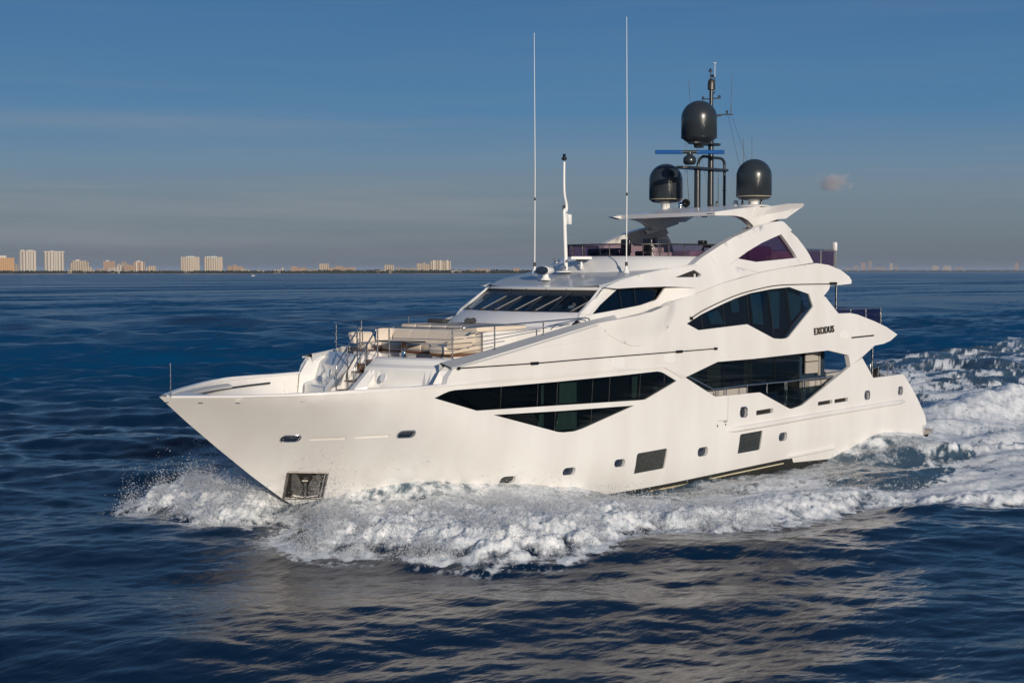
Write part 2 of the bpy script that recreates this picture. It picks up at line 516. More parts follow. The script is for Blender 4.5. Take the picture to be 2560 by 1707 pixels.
def span(c, p0, p1, h, r):
    a, b = side(c, [p0, p1])
    w = b[0] - a[0]
    return rrect((a[0] + b[0]) / 2, (a[1] + b[1]) / 2, w, h, min(r, w / 2.1, h / 2.1), slant=(b[1] - a[1]) / w)
ANCH = side('c1', [(1000, 883), (1290, 886), (1250, 1075), (965, 1070)])
PORT = [span('w2', (705, 1010), (835, 1000), .27, .13), span('w2', (1233, 938), (1340, 928), .28, .14), span('w2', (1666, 869), (1757, 859), .29, .14),
        span('w3', (245, 1252), (319, 1238), .36, .15), span('w3', (834, 1142), (894, 1130), .36, .15)]
BOWP = [span('c1', (945, 636), (1090, 634), .22, .11), span('c1', (1804, 605), (1932, 600), .24, .12)]
FAIR = [span('w3', (551, 960), (604, 955), .42, .14), span('w3', (1455, 838), (1493, 832), .40, .13), span('w3', (1698, 805), (1730, 800), .38, .12)]
SLOT = [span('c1', (1158, 640), (1427, 630), .10, .05), span('c1', (1492, 625), (1748, 612), .10, .05)]
SLOTA = [span('w3', (670, 965), (792, 945), .20, .03), span('w3', (1118, 898), (1223, 881), .17, .03), span('w3', (1238, 880), (1337, 864), .17, .03)]
CREASE = side('c3', [(50, 1184), (500, 1142), (1200, 1080), (2060, 1012)])
TRANS = spline(side('w3', [(1905, 1040), (1895, 985), (1850, 880), (1790, 765), (1748, 694)]), 4) + side('w3', [(1735, 683)])
# ---- hull: stem, sheer, crease, opening, transom
stem_line = [(float(stem_x(z)), z) for z in (4.39, 3.52, 2.6, 1.56, 0.75, 0.3)]
hull_top = side('c1', [(300, 332), (700, 322), (1110, 302), (1500, 278)]) + CREASE + [side('c3', [(2250, 1112)])[0]]
bootA = [(5.2, .3), (10, -.02), (15.81, -.08), (19.5, .02), (23.4, .15), (28.0, .29), (28.15, .06), (31, -.05), (39.0, -.02)]
ol = [(0.0, 4.39)] + hull_top + side('w3', [(371, 846), (697, 815), (905, 930), (925, 935), (985, 915), (1010, 903), (1345, 632), (1440, 565), (1520, 710)]) + TRANS[::-1] + bootA[::-1] + stem_line[::-1][1:-1]
# drop the duplicated neighbours
def clean(L):
    o = []
    for p in L:
        if not o or abs(p[0] - o[-1][0]) + abs(p[1] - o[-1][1]) > 0.015: o.append(p)
    return o
mb = MB()
sheet(mb, clean(ol), [HW1, HW2, HR1, HR2, ANCH] + PORT + BOWP + FAIR + SLOT + SLOTA, th=0.16, grid=0.32)
hull = mb.build('hull', WHITE, yacht)
# under body: black boot top and bottom paint, cream line between
mb = MB()
low = [(7.2, -1.2), (39.0, -1.2)]
ol = [p for p in bootA] + [(39.0, -1.2), (7.0, -1.2)]
sheet(mb, clean(ol), th=0.10, grid=0.8, off=-0.012)
mb.build('boot_top', BOOT, yacht)
mb = MB()
cl = side('w2', [(1665, 1160), (2000, 1088), (2352, 1020)]) + side('w3', [(0, 1512), (450, 1412), (870, 1325), (890, 1340), (450, 1424), (0, 1524)][0:3])
a = cl; b = [(x, z - 0.05) for x, z in cl][::-1]
sheet(mb, clean(a + b), th=0.03, off=0.0, grid=0.6)
mb.build('waterline_stripe', CREAM, yacht)

# ---- side panel of the main and upper decks
SP_TOP = side('c3', [(125, 1022), (700, 850), (1420, 625)]) + side('c4', [(430, 1062), (560, 1034), (700, 1000), (800, 960), (920, 915), (1050, 868), (1240, 790), (1400, 745), (1520, 711), (1700, 675), (1940, 641), (2030, 655), (2120, 692), (2180, 740), (2198, 768), (2195, 792), (2120, 800), (2040, 806), (2030, 835), (1990, 885)])
SP_BACK = side('w3', [(1165, 120), (1262, 243), (1350, 240), (1400, 250), (1525, 300), (1610, 340), (1690, 395), (1640, 440), (1590, 462), (1525, 475), (1440, 553), (1350, 625), (1335, 545), (1190, 510), (640, 572), (385, 593), (150, 706)])
ol = clean(SP_TOP + SP_BACK + [side('c3', [(2250, 1112)])[0]] + CREASE[::-1] + side('c3', [(70, 1110)]))
mb = MB()
def sp_off(x, z):
    return np.full_like(x, 0.035)
sheet(mb, ol, [UPW], off=0.035, th=0.22, grid=0.45)
mb.build('deck_side_panel', WHITE, yacht)
# raised band above the long shadow line at the foredeck bulwark
mb = MB()
band = side('c3', [(125, 1020), (700, 848), (1420, 623)], 0.035) + side('c3', [(1560, 740), (700, 880), (0, 1027)], 0.035)
band = side('c3', [(128, 1020), (700, 848), (1422, 622), (1562, 738), (1130, 812), (700, 882)], 0.035)
sheet(mb, band, off=0.075, th=0.04, grid=0.5)
band2 = side('c4', [(560, 1175), (720, 1145), (900, 1090), (985, 1085), (985, 1091), (900, 1098), (720, 1152), (560, 1183)], 0.035)
mb.build('bulwark_band', WHITE, yacht)
# thin trim above the forward side window
mb = MB()
tr1 = side('w2', [(20, 238), (240, 208), (1200, 130), (2090, 50), (2260, 148), (2235, 150), (2085, 62), (1200, 143), (240, 220)], 0.03)
sheet(mb, tr1, off=0.055, th=0.03, grid=0.5)
mb.build('trim_strip', WHITE, yacht)

# ---- the bulge (bridge wing) on the upper side
bul = side('c4', [(322, 1085), (430, 1062), (560, 1034), (700, 1000), (800, 960), (922, 914), (918, 970), (900, 1035), (870, 1095), (825, 1155), (770, 1205), (710, 1238), (645, 1251), (590, 1248), (520, 1225), (440, 1180), (375, 1130)], 0.1)
bz = [p for p in bul]
topline = sorted(bul[:6]); botline = sorted([bul[0]] + bul[5:])
def bul_off(x, z):
    zt = np.interp(x, [p[0] for p in topline], [p[1] for p in topline])
    zb = np.interp(x, [p[0] for p in botline], [p[1] for p in botline])
    t = np.clip((z - zb) / np.maximum(zt - zb, 0.05), 0, 1); t = t * t * (3 - 2 * t)
    e = np.clip((x - topline[0][0]) / 1.6, 0, 1) * np.clip((topline[-1][0] - x) / 0.9, 0, 1)
    return 0.085 + 0.19 * t * e * e * (3 - 2 * e)
mb = MB(); sheet(mb, bul, off=bul_off, th=0.3, grid=0.16)
mb.build('wing_bulge', WHITE, yacht)

# ---- shoulder sweeping from the windscreen pillar to the flybridge
SH = side('c4', [(392, 819), (430, 800), (500, 768), (600, 737), (700, 712), (870, 675), (1040, 650), (1150, 643), (1300, 655), (1520, 711), (1400, 742), (1240, 790), (1050, 868), (1060, 825), (940, 816), (830, 812), (640, 818), (480, 828)], 0.03)
VENT = side('c4', [(905, 745), (1045, 690), (1100, 725), (1085, 743)], 0.03)
mb = MB(); sheet(mb, SH, [VENT], off=0.03, th=0.14, grid=0.3)
mb.build('shoulder', WHITE, yacht)
vx = [p for p in VENT]
mb = MB(); sheet(mb, inset(VENT, -0.02), off=-0.12, th=0.03, grid=0.4)
vent = mb.build('air_vent', STEELD, yacht)
mb = MB()
for s in (-1, 1):
    x0, z0 = side('c4', [(1062, 735)])[0]
    mb.box((x0 - .03, s * (H(x0, z0) - .10) - .03, z0 - .12), (x0 + .03, s * (H(x0, z0) - .10) + .03, z0 + .08))
mb.build('vent_light', PLASTIC, vent)

# ---- wheelhouse side under the shoulder: window, pillar and scoop
def HWH(x, z): return 3.36 - 0.16 * (np.asarray(z) - 6.6) + 0.02 * np.clip(np.asarray(x) - 16, 0, 10)
WS = side('c4', [(275, 1020), (350, 950), (420, 885), (480, 831), (640, 822), (832, 820), (800, 865), (775, 905), (735, 920), (650, 950), (520, 976), (400, 998)], fn=HWH)
WSW = side('c4', [(215, 1000), (300, 910), (380, 828), (400, 805), (640, 800), (1000, 800), (1000, 900), (700, 1040), (520, 1090), (300, 1130), (190, 1060)], fn=HWH)
mb = MB(); sheet(mb, WSW, [WS], fn=HWH, th=0.12, grid=0.3)
mb.build('wheelhouse_side', WHITE, yacht)
def HSC(x, z):
    a = HWH(x, z); b = H(x, z) + 0.02
    t = np.clip((np.asarray(x) - 19.4) / 2.0, 0, 1); t = t * t * (3 - 2 * t)
    return a + 0.03 + (b - a) * t
SCO = side('c4', [(835, 818), (1058, 826), (1050, 870), (920, 917), (820, 955), (700, 1002), (716, 940), (775, 905)], fn=HSC)
mb = MB(); sheet(mb, SCO, fn=HSC, th=0.08, grid=0.25)
mb.build('scoop', WHITE, yacht)
for s in (-1, 1):
    mb = MB(); sheet(mb, inset(WS, -0.02), fn=HWH, off=-0.05, th=0.02, grid=0.5, signs=(s,))
    w = mb.build('side_window', GLASSB, yacht)
    mb = MB()
    for a_, b_ in (((497, 828), (518, 978)), ((607, 824), (622, 960))):
        p, q = side('c4', [a_, b_], fn=HWH)
        mb.add([(p[0] - .03, s * (HWH(*p) - .03), p[1]), (p[0] + .03, s * (HWH(*p) - .03), p[1]), (q[0] + .03, s * (HWH(*q) - .03), q[1]), (q[0] - .03, s * (HWH(*q) - .03), q[1])], [(0, 1, 2, 3)])
    mb.build('mullion', BLACK, w)

# ---- glazing of the sides
def pane(poly, name, material, off=-0.055, sign=-1, parent=yacht, grid=0.8):
    mb = MB(); sheet(mb, inset(poly, -0.025), off=off, th=0.018, grid=grid, signs=(sign,))
    return mb.build(name, material, parent)
def mullions(parent, sign, pts, w=0.018, off=-0.048, c='w2'):
    mb = MB()
    for a_, b_ in pts:
        p, q = side(c, [a_, b_], off)
        Y = lambda t: sign * (float(H(*t)) + off)
        mb.add([(p[0] - w, Y(p), p[1]), (p[0] + w, Y(p), p[1]), (q[0] + w, Y(q), q[1]), (q[0] - w, Y(q), q[1])], [(0, 1, 2, 3)])
    return mb.build('mullion', STEELD, parent)
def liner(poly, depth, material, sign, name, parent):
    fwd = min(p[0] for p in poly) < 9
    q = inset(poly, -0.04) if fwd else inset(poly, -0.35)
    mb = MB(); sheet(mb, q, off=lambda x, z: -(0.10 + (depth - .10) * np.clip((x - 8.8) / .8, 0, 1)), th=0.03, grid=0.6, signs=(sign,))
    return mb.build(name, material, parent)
def quad_panel(mb, c, pts, off, sign):
    L = side(c, pts, off)
    mb.add([(x, sign * (float(H(x, z)) + off), z) for x, z in L], [tuple(range(len(L)))])
for s in (-1, 1):
    w = pane(HW1, 'long_window', GLASSK, sign=s)
    mullions(w, s, [((717, 225), (709, 410)), ((1026, 200), (1018, 385)), ((1190, 182), (1182, 378)), ((1487, 155), (1476, 360)), ((1630, 142), (1620, 352)), ((1886, 115), (1875, 335)), ((2087, 110), (2083, 210)), ((2083, 210), (1930, 325))])
    liner(HW1, 0.75, DARKIN, s, 'cabin_lining', w)
    mb = MB()
    for q in ([(1050, 210), (1072, 208), (1072, 370), (1048, 372)], [(1205, 195), (1350, 186), (1350, 356), (1198, 362)], [(1815, 140), (1862, 136), (1850, 318), (1812, 318)], [(1995, 222), (2035, 220), (2035, 255), (1998, 257)]):
        quad_panel(mb, 'w2', q, -0.55, s)
    mb.build('curtain', FARVIEW, w)  # added panels in place of the daylit opposite windows glimpsed through
    w = pane(HW2, 'triangular_window', GLASSK, sign=s)
    mullions(w, s, [((1175, 430), (1160, 598)), ((1475, 405), (1470, 540))])
    liner(HW2, 0.65, DARKIN, s, 'cabin_lining', w)
    mb = MB()
    for q in ([(1040, 455), (1072, 453), (1072, 560), (1022, 556)], [(1195, 440), (1350, 432), (1350, 575), (1165, 592)]):
        quad_panel(mb, 'w2', q, -0.5, s)
    mb.build('curtain', FARVIEW, w)
    pane(HR1, 'cabin_window', SALTG, sign=s)
    pane(HR2, 'cabin_window', PANEG, sign=s, off=-0.05)
    for q in PORT: pane(q, 'porthole', SALTG if q in PORT[:1] else LENS, off=-0.13, sign=s)
    for q in BOWP:
        p = pane(q, 'bow_porthole', LENS, off=-0.07, sign=s)
        mb = MB()
        ring = [(x, s * (float(H(x, z)) + 0.012), z) for x, z in q]
        mb.tube(ring + [ring[0]], 0.022, n=8, caps=False)
        mb.build('porthole_frame', CHROME, p)
    for q in FAIR:
        p = pane(q, 'fairlead', BLACK, off=-0.11, sign=s)
        mb = MB()
        ring = [(x, s * (float(H(x, z)) + 0.01), z) for x, z in q]
        mb.tube(ring + [ring[0]], 0.018, n=8, caps=False)
        cx_ = sum(a[0] for a in q) / len(q); cz_ = sum(a[1] for a in q) / len(q)
        y_ = s * (float(H(cx_, cz_)) - 0.03)
        for dx in (-.06, .06):
            mb.tube([(cx_ + dx, y_, cz_ - .15), (cx_ + dx, y_, cz_ + .15)], 0.022, n=8)
        mb.build('roller', CHROME, p)
    for q in SLOT: pane(q, 'slot_pocket', WHITE, off=-0.06, sign=s)
    for q in SLOTA: pane(q, 'drain_slot', DARKIN, off=-0.13, sign=s)
    # upper saloon window
    w = pane(UPW, 'saloon_window', GLASSB, off=-0.03, sign=s)
    mullions(w, s, [((1095, 1018), (1110, 1130)), ((1255, 940), (1272, 1112)), ((1432, 865), (1448, 1092)), ((1585, 835), (1632, 1190)), ((1718, 822), (1760, 1130))], c='c4', off=-0.018, w=0.012)
    liner(UPW, 0.7, NAVY, s, 'cabin_lining', w)  # navy backing puts the sky's blue reflection into the colour behind this glass
    mb = MB()
    for q in ([(1140, 1010), (1220, 985), (1265, 1085), (1170, 1090)], [(1310, 910), (1368, 905), (1375, 1000), (1322, 1005)], [(1455, 872), (1530, 862), (1555, 1095), (1480, 1085)],
              [(1595, 850), (1672, 845), (1670, 1120), (1625, 1125)], [(1728, 840), (1835, 880), (1825, 990), (1760, 1070)]):
        quad_panel(mb, 'c4', q, -0.5, s)
    mb.build('curtain', FARVIEW, w)  # stand-ins for the pale see-through areas, added behind the glass

# ---- anchor pocket with its anchor
for s in (-1, 1):
    p = pane(ANCH, 'anchor_pocket', DARKIN, off=-0.145, sign=s)
    mb = MB()
    L = [(x, s * (float(H(x, z)) + 0.012), z) for x, z in ANCH]
    for i in range(4):
        mb.tube([L[i], L[(i + 1) % 4]], 0.045, n=6)
    mb.build('pocket_frame', ANCHORM, p)
    def ap(x, y, o):
        q = onside(K('c1', (x, y))[0], o)
        return (q[0], s * (float(H(*q)) + o), q[1])
    mb = MB()
    for fl in (([(1050, 893), (1070, 905), (1112, 990), (1100, 1052), (1024, 1045), (1026, 900)]), ([(1222, 897), (1240, 905), (1232, 1048), (1145, 1052), (1142, 990), (1190, 910)])):
        a = [ap(x, y, 0.07 if i in (2, 3) else -0.04) for i, (x, y) in enumerate(fl)]
        b = [ap(x, y, -0.13) for x, y in fl]
        mb.add(a + b, [tuple(range(6)), tuple(range(11, 5, -1))] + [(i, (i + 1) % 6, 6 + (i + 1) % 6, 6 + i) for i in range(6)])
    anchor = mb.build('anchor', ANCHORM, p)
    mb = MB()
    mb.tube([ap(1122, 925, 0.0), ap(1124, 1000, 0.04), ap(1122, 1060, 0.06)], 0.055, n=10)
    mb.tube([ap(1100, 945, 0.05), ap(1145, 945, 0.05)], 0.05, n=8)
    mb.tube([ap(1028, 1052, -0.02), ap(1120, 1068, 0.08), ap(1215, 1052, -0.02)], 0.06, n=8)
    mb.build('shank', ANCHORM, anchor)

# ---- rubbing strake
mb = MB()
rl = side('w3', [(455, 1095), (700, 1056), (1100, 985), (1500, 920), (1752, 880)])
for s in (-1, 1):
    rings = []
    P = spline(rl, 6)
    for i, (x, z) in enumerate(P):
        e = min(1.0, i / 1.6, (len(P) - 1 - i) / 1.2); e = max(e, 0.15)
        y = float(H(x, z))
        rings.append([(x, s * (y - 0.03), z + .14 * e), (x, s * (y + .05 * e), z + .13 * e), (x, s * (y + .11 * e), z + .07 * e), (x, s * (y + .12 * e), z - .02 * e), (x, s * (y + .06 * e), z - .10 * e), (x, s * (y - 0.03), z - .12 * e)])
    mb.loft(rings, closed=False, caps=True)
mb.build('rubbing_strake', WHITE, yacht)
mb = MB()   # spray rail low on the quarter
rl = side('w3', [(900, 1280), (1050, 1250), (1240, 1212)])
for s in (-1, 1):
    mb.loft([[(x, s * (float(H(x, z)) - .02), z + .05), (x, s * (float(H(x, z)) + .1), z), (x, s * (float(H(x, z)) - .02), z - .12)] for x, z in rl], caps=True)
mb.build('spray_rail', WHITE, yacht)

# ---- strip lights / rope tracks on the side, clamps at their ends and joints
for s in (-1, 1):
    L = spline(side('c3', [(170, 1031), (870, 985), (1500, 932), (2200, 877)], 0.07) + side('c4', [(1205, 1268)], 0.07), 8)
    mb = MB(); mb.tube([(x, s * (float(H(x, z)) + 0.065), z) for x, z in L], 0.022, n=6)
    rail_ = mb.build('rope_track', BLACK, yacht)
    mb = MB()
    for c, p, w in (('c3', (170, 1031), .05), ('c3', (870, 985), .17), ('c3', (2200, 877), .17), ('c4', (1205, 1268), .06)):
        x, z = side(c, [p], .08)[0]; y = s * (float(H(x, z)) + .07)
        mb.box((x - w, y - .05, z - .05), (x + w, y + .05, z + .05))
    mb.build('clamp', BLACK, rail_)
    L = spline(side('c4', [(1025, 1045), (1100, 995), (1240, 925), (1380, 868), (1520, 830), (1650, 805), (1800, 797), (2050, 793)], 0.07), 5)
    mb = MB(); mb.tube([(x, s * (float(H(x, z)) + 0.065), z) for x, z in L], 0.022, n=6)
    rail_ = mb.build('rope_track', BLACK, yacht)
    mb = MB()
    for p, w in (((1025, 1045), .06), ((2068, 790), .24)):
        x, z = side('c4', [p], .08)[0]; y = s * (float(H(x, z)) + .07)
        mb.box((x - w, y - .05, z - .06), (x + w, y + .05, z + .06))
    mb.build('clamp', BLACK, rail_)
    # octagonal hatches
    for c, p, w, h in (('c3', (1645, 980), .62, .36), ('c3', (2112, 938), .58, .34), ('c4', (2153, 1168), .62, .32)):
        x, z = side(c, [p], .05)[0]
        mb = MB(); sheet(mb, rrect(x, z, w, h, .11, n=2), off=.062, th=.04, signs=(s,), grid=.4)
        mb.build('fuel_hatch', PLASTIC, yacht)
    # slot on the aft wing
    a, b = side('w3', [(1362, 413), (1525, 396)], .04)
    mb = MB(); mb.add([(a[0], s * (float(H(*a)) + .045), a[1]), (b[0], s * (float(H(*b)) + .045), b[1]), (b[0], s * (float(H(*b)) + .045), b[1] - .07), (a[0], s * (float(H(*a)) + .045), a[1] - .07)], [(0, 1, 2, 3)])
    mb.build('wing_slot', STEELD, yacht)
    # two small fittings and door seam aft of the opening
    mb = MB()
    for p, w, h in (((445, 1027), .26, .035), ((388, 1058), .07, .09), ((447, 1048), .06, .09)):
        x, z = side('w3', [p])[0]
        q = rrect(x, z, w, h, .01)
        mb.add([(a, s * (float(H(a, b)) + .006), b) for a, b in q], [tuple(range(len(q)))])
    for p, q in (((466, 842), (463, 1020)), ((388, 1022), (463, 1018))):
        a, b = side('w3', [p, q])
        mb.tube([(a[0], s * float(H(*a)), a[1]), (b[0], s * float(H(*b)), b[1])], .006, n=4)
    mb.build('side_door_fitting', STEELD, yacht)

# ---- name letters
xs_, zs_ = side('c4', [(1925, 1138)], .05)[0]
xe_, ze_ = side('c4', [(2068, 1133)], .05)[0]
zt_ = side('c4', [(1930, 1115)], .05)[0][1]; zb_ = side('c4', [(1930, 1166)], .05)[0][1]
for s in (-1, 1):
    cu = bpy.data.curves.new('name_letters', 'FONT')
    cu.body = 'EXODUS'
    cu.align_x = 'CENTER'; cu.align_y = 'CENTER'
    cu.size = 1.0; cu.extrude = 0.025; cu.offset = 0.008; cu.space_character = 1.12
    tmp = bpy.data.objects.new('tmp_name', cu); COL.objects.link(tmp)
    bpy.context.view_layer.update()
    me = bpy.data.meshes.new_from_object(tmp.evaluated_get(bpy.context.evaluated_depsgraph_get()))
    bpy.data.objects.remove(tmp)
    A = np.array([v.co[:] for v in me.vertices])
    wx = A[:, 0].max() - A[:, 0].min(); wy = A[:, 1].max() - A[:, 1].min()
    kx = (xe_ - xs_) / wx; ky = (zt_ - zb_) / wy
    cx_, cz_ = (xs_ + xe_) / 2, (zs_ + ze_) / 2
    for v in me.vertices:
        x = cx_ + (-s) * (v.co.x) * kx; z = cz_ + (v.co.y - A[:, 1].mean() * 0) * ky + (v.co.x * -s) * 0.02
        v.co = (x, s * (float(H(x, z)) + 0.075 + v.co.z), z)
    me.name = 'name_letters'
    me.materials.clear(); me.materials.append(STEELD)
    o = bpy.data.objects.new('name_letters', me); COL.objects.link(o); o.parent = yacht; o.location = (-20, 0, 0)

# ---- midships opening: saloon wall, side deck, low linen lockers, balcony glass, rails
mb = MB()
mb.box((12.0, -2.95, 2.4), (30.1, 2.95, 4.95)); mb.box((30.1, -2.75, 2.4), (32.3, 2.75, 4.95))
sal = mb.build('saloon', NAVY, yacht)
for s in (-1, 1):
    mb = MB(); mb.box((20.0, s * 3.03 - .02, 2.9), (29.9, s * 3.03 + .02, 4.9))
    g = mb.build('saloon_glass', glass_mat('glass_saloon', (.5, .55, .55)) if s == -1 else bpy.data.materials['glass_saloon'], sal)
    mb = MB()
    for x0, x1 in ((22.1, 22.75), (23.4, 24.3), (25.9, 26.5)):
        mb.box((x0, s * 2.97 - .01, 3.0), (x1, s * 2.97 + .01, 4.85))
    mb.build('curtain', mat('curtain_dim', (.10, .115, .10), .8) if s == -1 else bpy.data.materials['curtain_dim'], sal)
    mb = MB()
    for x in (24.4, 26.2, 28.0): mb.box((x, s * 3.06 - .01, 2.9), (x + .025, s * 3.06 + .01, 4.9))
    mb.build('mullion', BLACK, sal)
    mb = MB(); mb.rbox((20.8, min(s * 3.1, s * 3.35), 2.4), (25.6, max(s * 3.1, s * 3.35), 3.42), .03)
    mb.rbox((29.9, min(s * 3.0, s * 3.6), 2.4), (31.6, max(s * 3.0, s * 3.6), 3.45), .03)
    mb.build('deck_locker', LINEN, yacht)
    mb = MB()
    mb.box((30.45, s * 2.97 - .03, 3.72), (31.42, s * 2.97 + .03, 4.22)); mb.box((30.45, s * 2.97 - .03, 4.26), (31.42, s * 2.97 + .03, 4.84))
    mb.box((31.46, s * 3.0 - .04, 3.6), (31.53, s * 3.0 + .04, 4.9))
    mb.build('aft_panel', LINEN, yacht)
    # balcony glass in the V of the opening
    V = side('w3', [(705, 822), (1180, 755), (1010, 900), (985, 912), (925, 932), (905, 927)], -.06)
    mb = MB(); sheet(mb, V, off=-.08, th=.02, signs=(s,), grid=.7)
    mb.build('balcony_glass', GLASSK, yacht)
    # rail
    T = side('w3', [(165, 690), (360, 792), (600, 763), (880, 738), (1230, 697)], -.1)
    mb = MB(); pts = [(x, s * (float(H(x, z)) - .12), z) for x, z in T]
    mb.tube(pts, .032, n=8)
    rl_ = mb.build('side_deck_rail', STEEL, yacht)
    for top, bot in (((360, 792), (362, 843)), ((376, 791), (377, 843)), ((436, 784), (438, 838)), ((452, 782), (454, 836)), ((605, 763), (607, 822)), ((748, 748), (750, 838)), ((878, 737), (880, 912)), ((891, 736), (893, 914)), ((1008, 722), (1008, 905)), ((1022, 720), (1022, 895)), ((1140, 708), (1142, 795))):
        a, b = side('w3', [top, bot], -.12)
        mb = MB(); mb.tube([(a[0], s * (float(H(*a)) - .12), a[1]), (a[0], s * (float(H(*a)) - .12), b[1])], .028, n=8)
        mb.build('stanchion', STEEL, rl_)
mb = MB()
mb.box((13.0, -3.75, 2.15), (37.0, 3.75, 2.32))
mb.build('main_deck', TEAK, yacht)
mb = MB()
ring = []
for z, e in ((4.90, 0), (5.10, 0)):
    ring.append([(x, -(float(H(x, 5.0)) - .25), z) for x in np.linspace(11.5, 34.6, 20)] + [(35.2, 0, z)] + [(x, (float(H(x, 5.0)) - .25), z) for x in np.linspace(34.6, 11.5, 20)])
mb.loft(ring, closed=True, caps=True, smooth=False)
mb.build('upper_deck', WHITE2, yacht)
# aft part of the upper deck: rounded bulwark closing the wings across the stern
def stern_band(prof, hw, n=14, e=0.6):
    """prof: list of (x, z, inset); swept across from port to starboard with rounded corners"""
    rings = []
    for x, z, ins in prof:
        r = []
        for k in range(n * 2 + 1):
            t = -1 + k / n
            y = (hw - ins) * math.copysign(1 - (1 - abs(t)) ** 1.0, t)
            r.append((x - e * abs(t) ** 4, y, z))
        rings.append(r)
    return rings
mb = MB(); mb.loft(stern_band([(35.2, 5.1, .3), (36.0, 4.98, .15), (36.5, 5.25, .1), (36.2, 5.6, .12), (35.4, 5.85, .2), (34.8, 5.85, .3), (34.8, 5.3, .3)], 3.95))
mb.build('aft_coaming', WHITE, yacht)
mb = MB(); mb.loft(stern_band([(31.2, 7.75, .4), (32.3, 7.72, .2), (32.7, 7.95, .15), (32.3, 8.3, .2), (31.6, 8.5, .3), (31.2, 8.45, .35), (31.1, 8.0, .35)], 3.75))
mb.build('aft_coaming', WHITE, yacht)
mb = MB()
ring = []
for z in (7.78, 7.98):
    ring.append([(x, -(float(H(x, 7.6)) - .2), z) for x in np.linspace(22.5, 31.6, 12)] + [(31.9, 0, z)] + [(x, (float(H(x, 7.6)) - .2), z) for x in np.linspace(31.6, 22.5, 12)])
mb.loft(ring, closed=True, caps=True, smooth=False)
mb.build('flybridge_deck', WHITE2, yacht)
mb = MB(); mb.box((17.5, -3.0, 5.1), (28.8, 3.0, 7.78))
mb.build('upper_saloon', NAVY, yacht)
# posts between the decks aft
for s in (-1, 1):
    for (c, p, q, yy) in (('c4', (2090, 805), (2092, 1010), 3.3), ('w3', (1514, 478), (1520, 700), 3.4)):
        a = PY(K(c, p)[0], -yy); b = PY(K(c, q)[0], -yy)
        mb = MB(); mb.tube([(a[0], s * yy, a[2]), (a[0], s * yy, b[2] - .5)], .055, n=12)
        mb.build('deck_post', STEEL, yacht)
# main deck aft coaming and cockpit
mb = MB(); mb.loft(stern_band([(36.9, 2.3, .12), (36.95, 3.3, .1), (37.15, 3.42, .1), (37.4, 3.36, .1), (38.0, 2.6, .1), (38.9, 1.0, .1), (39.05, .55, .1), (39.05, 0, .2)], 3.9, e=.12))
mb.build('transom', WHITE, yacht)
mb = MB(); r_ = stern_band([(38.3, .30, .1), (40.1, .36, .1), (40.25, .45, .05), (40.2, .58, .1), (40.0, .62, .15), (38.5, .62, .2)], 4.0, e=.30)
mb.loft(r_)
mb.build('swim_platform', WHITE, yacht)
mb = MB(); mb.loft(stern_band([(38.5, .05, .3), (40.0, .12, .25), (40.14, .33, .2)], 4.0, e=.30))
mb.build('platform_underside', BLACK, yacht)
# cockpit rail, sofa back and winch aft
mb = MB()
for s in (-1, 1):
    y = s * 3.7
    a = PY(K('w3', (1535, 625))[0], -3.7); b = PY(K('w3', (1670, 645))[0], -3.7)
    mb.tube(spline([(34.6, y, 3.4), (34.65, y, 4.0), (34.9, y, 4.15), (35.9, y, 4.1), (36.1, y, 4.0), (36.15, y, 3.4)], 4), .03, n=8)
    mb.tube([(36.6, y, 3.4), (36.6, y, 3.98)], .03, n=8); mb.tube([(35.3, y, 3.4), (35.3, y, 3.85)], .03, n=8)
    mb.tube([(36.6, y, 3.95), (34.6, y, 3.75)], .02, n=8)
mb.build('cockpit_rail', STEEL, yacht)
mb = MB()
for s in (-1, 1): mb.lathe([(0.0, 0), (.22, 0), (.25, .1), (.16, .2), (.16, .35), (.24, .42), (.2, .5), (0, .5)], (35.5, s * 3.45, 3.3), n=20)
mb.build('winch', RUBBER, yacht)
mb = MB(); mb.rbox((33.0, -1.8, 2.3), (34.0, 1.8, 2.75), .06); mb.rbox((34.0, -1.8, 2.3), (34.3, 1.8, 3.2), .06)
mb.build('cockpit_sofa', MAUVE, yacht)

# ================================================================== bow well and foredeck lounge
def hb(x, z): return float(H(x, z))
mb = MB()
rings = []
for x in list(np.linspace(1.1, 8.6, 26)):
    w = max(hb(x, 3.3) - .12, .02)
    rings.append([(x, y, 3.45) for y in np.linspace(-w, w, 9)])
mb.loft(rings, smooth=False)
mb.build('bow_deck', WHITE2, yacht)
# capping on the bulwark, grey foot strip inside
mb = MB()
for s in (-1, 1):
    rings = []
    for x in np.linspace(0.25, 8.3, 34):
        z = float(np.interp(x, [0, 8.3], [4.39, 4.54])) + .012
        y = hb(x, 4.39)
        rings.append([(x, s * (y + .015), z - .05), (x, s * (y + .015), z + .01), (x, s * max(y - .06, 0), z + .025), (x, s * max(y - .24, 0), z + .01), (x, s * max(y - .24, 0), z - .05)])
    mb.loft(rings, smooth=False)
mb.build('bulwark_cap', WHITE2, yacht)
mb = MB()   # small triangular fore peak deck
rings = []
for x in np.linspace(0.1, 1.7, 8):
    w = max(hb(x, 4.39) - .05, .02)
    rings.append([(x, -w, 4.34), (x, 0, 4.36), (x, w, 4.34)])
mb.loft(rings, smooth=False)
fp = mb.build('peak_deck', WHITE2, yacht)
mb = MB()
for s in (-1, 1):
    rings = []
    for x in np.linspace(1.2, 4.6, 14):
        y = hb(x, 4.39)
        rings.append([(x, s * (y - .30), 4.36), (x, s * (y - .55), 4.30), (x, s * (y - .55), 4.22)])
    mb.loft(rings, smooth=False)
mb.build('foot_strip', GREYCAP, yacht)
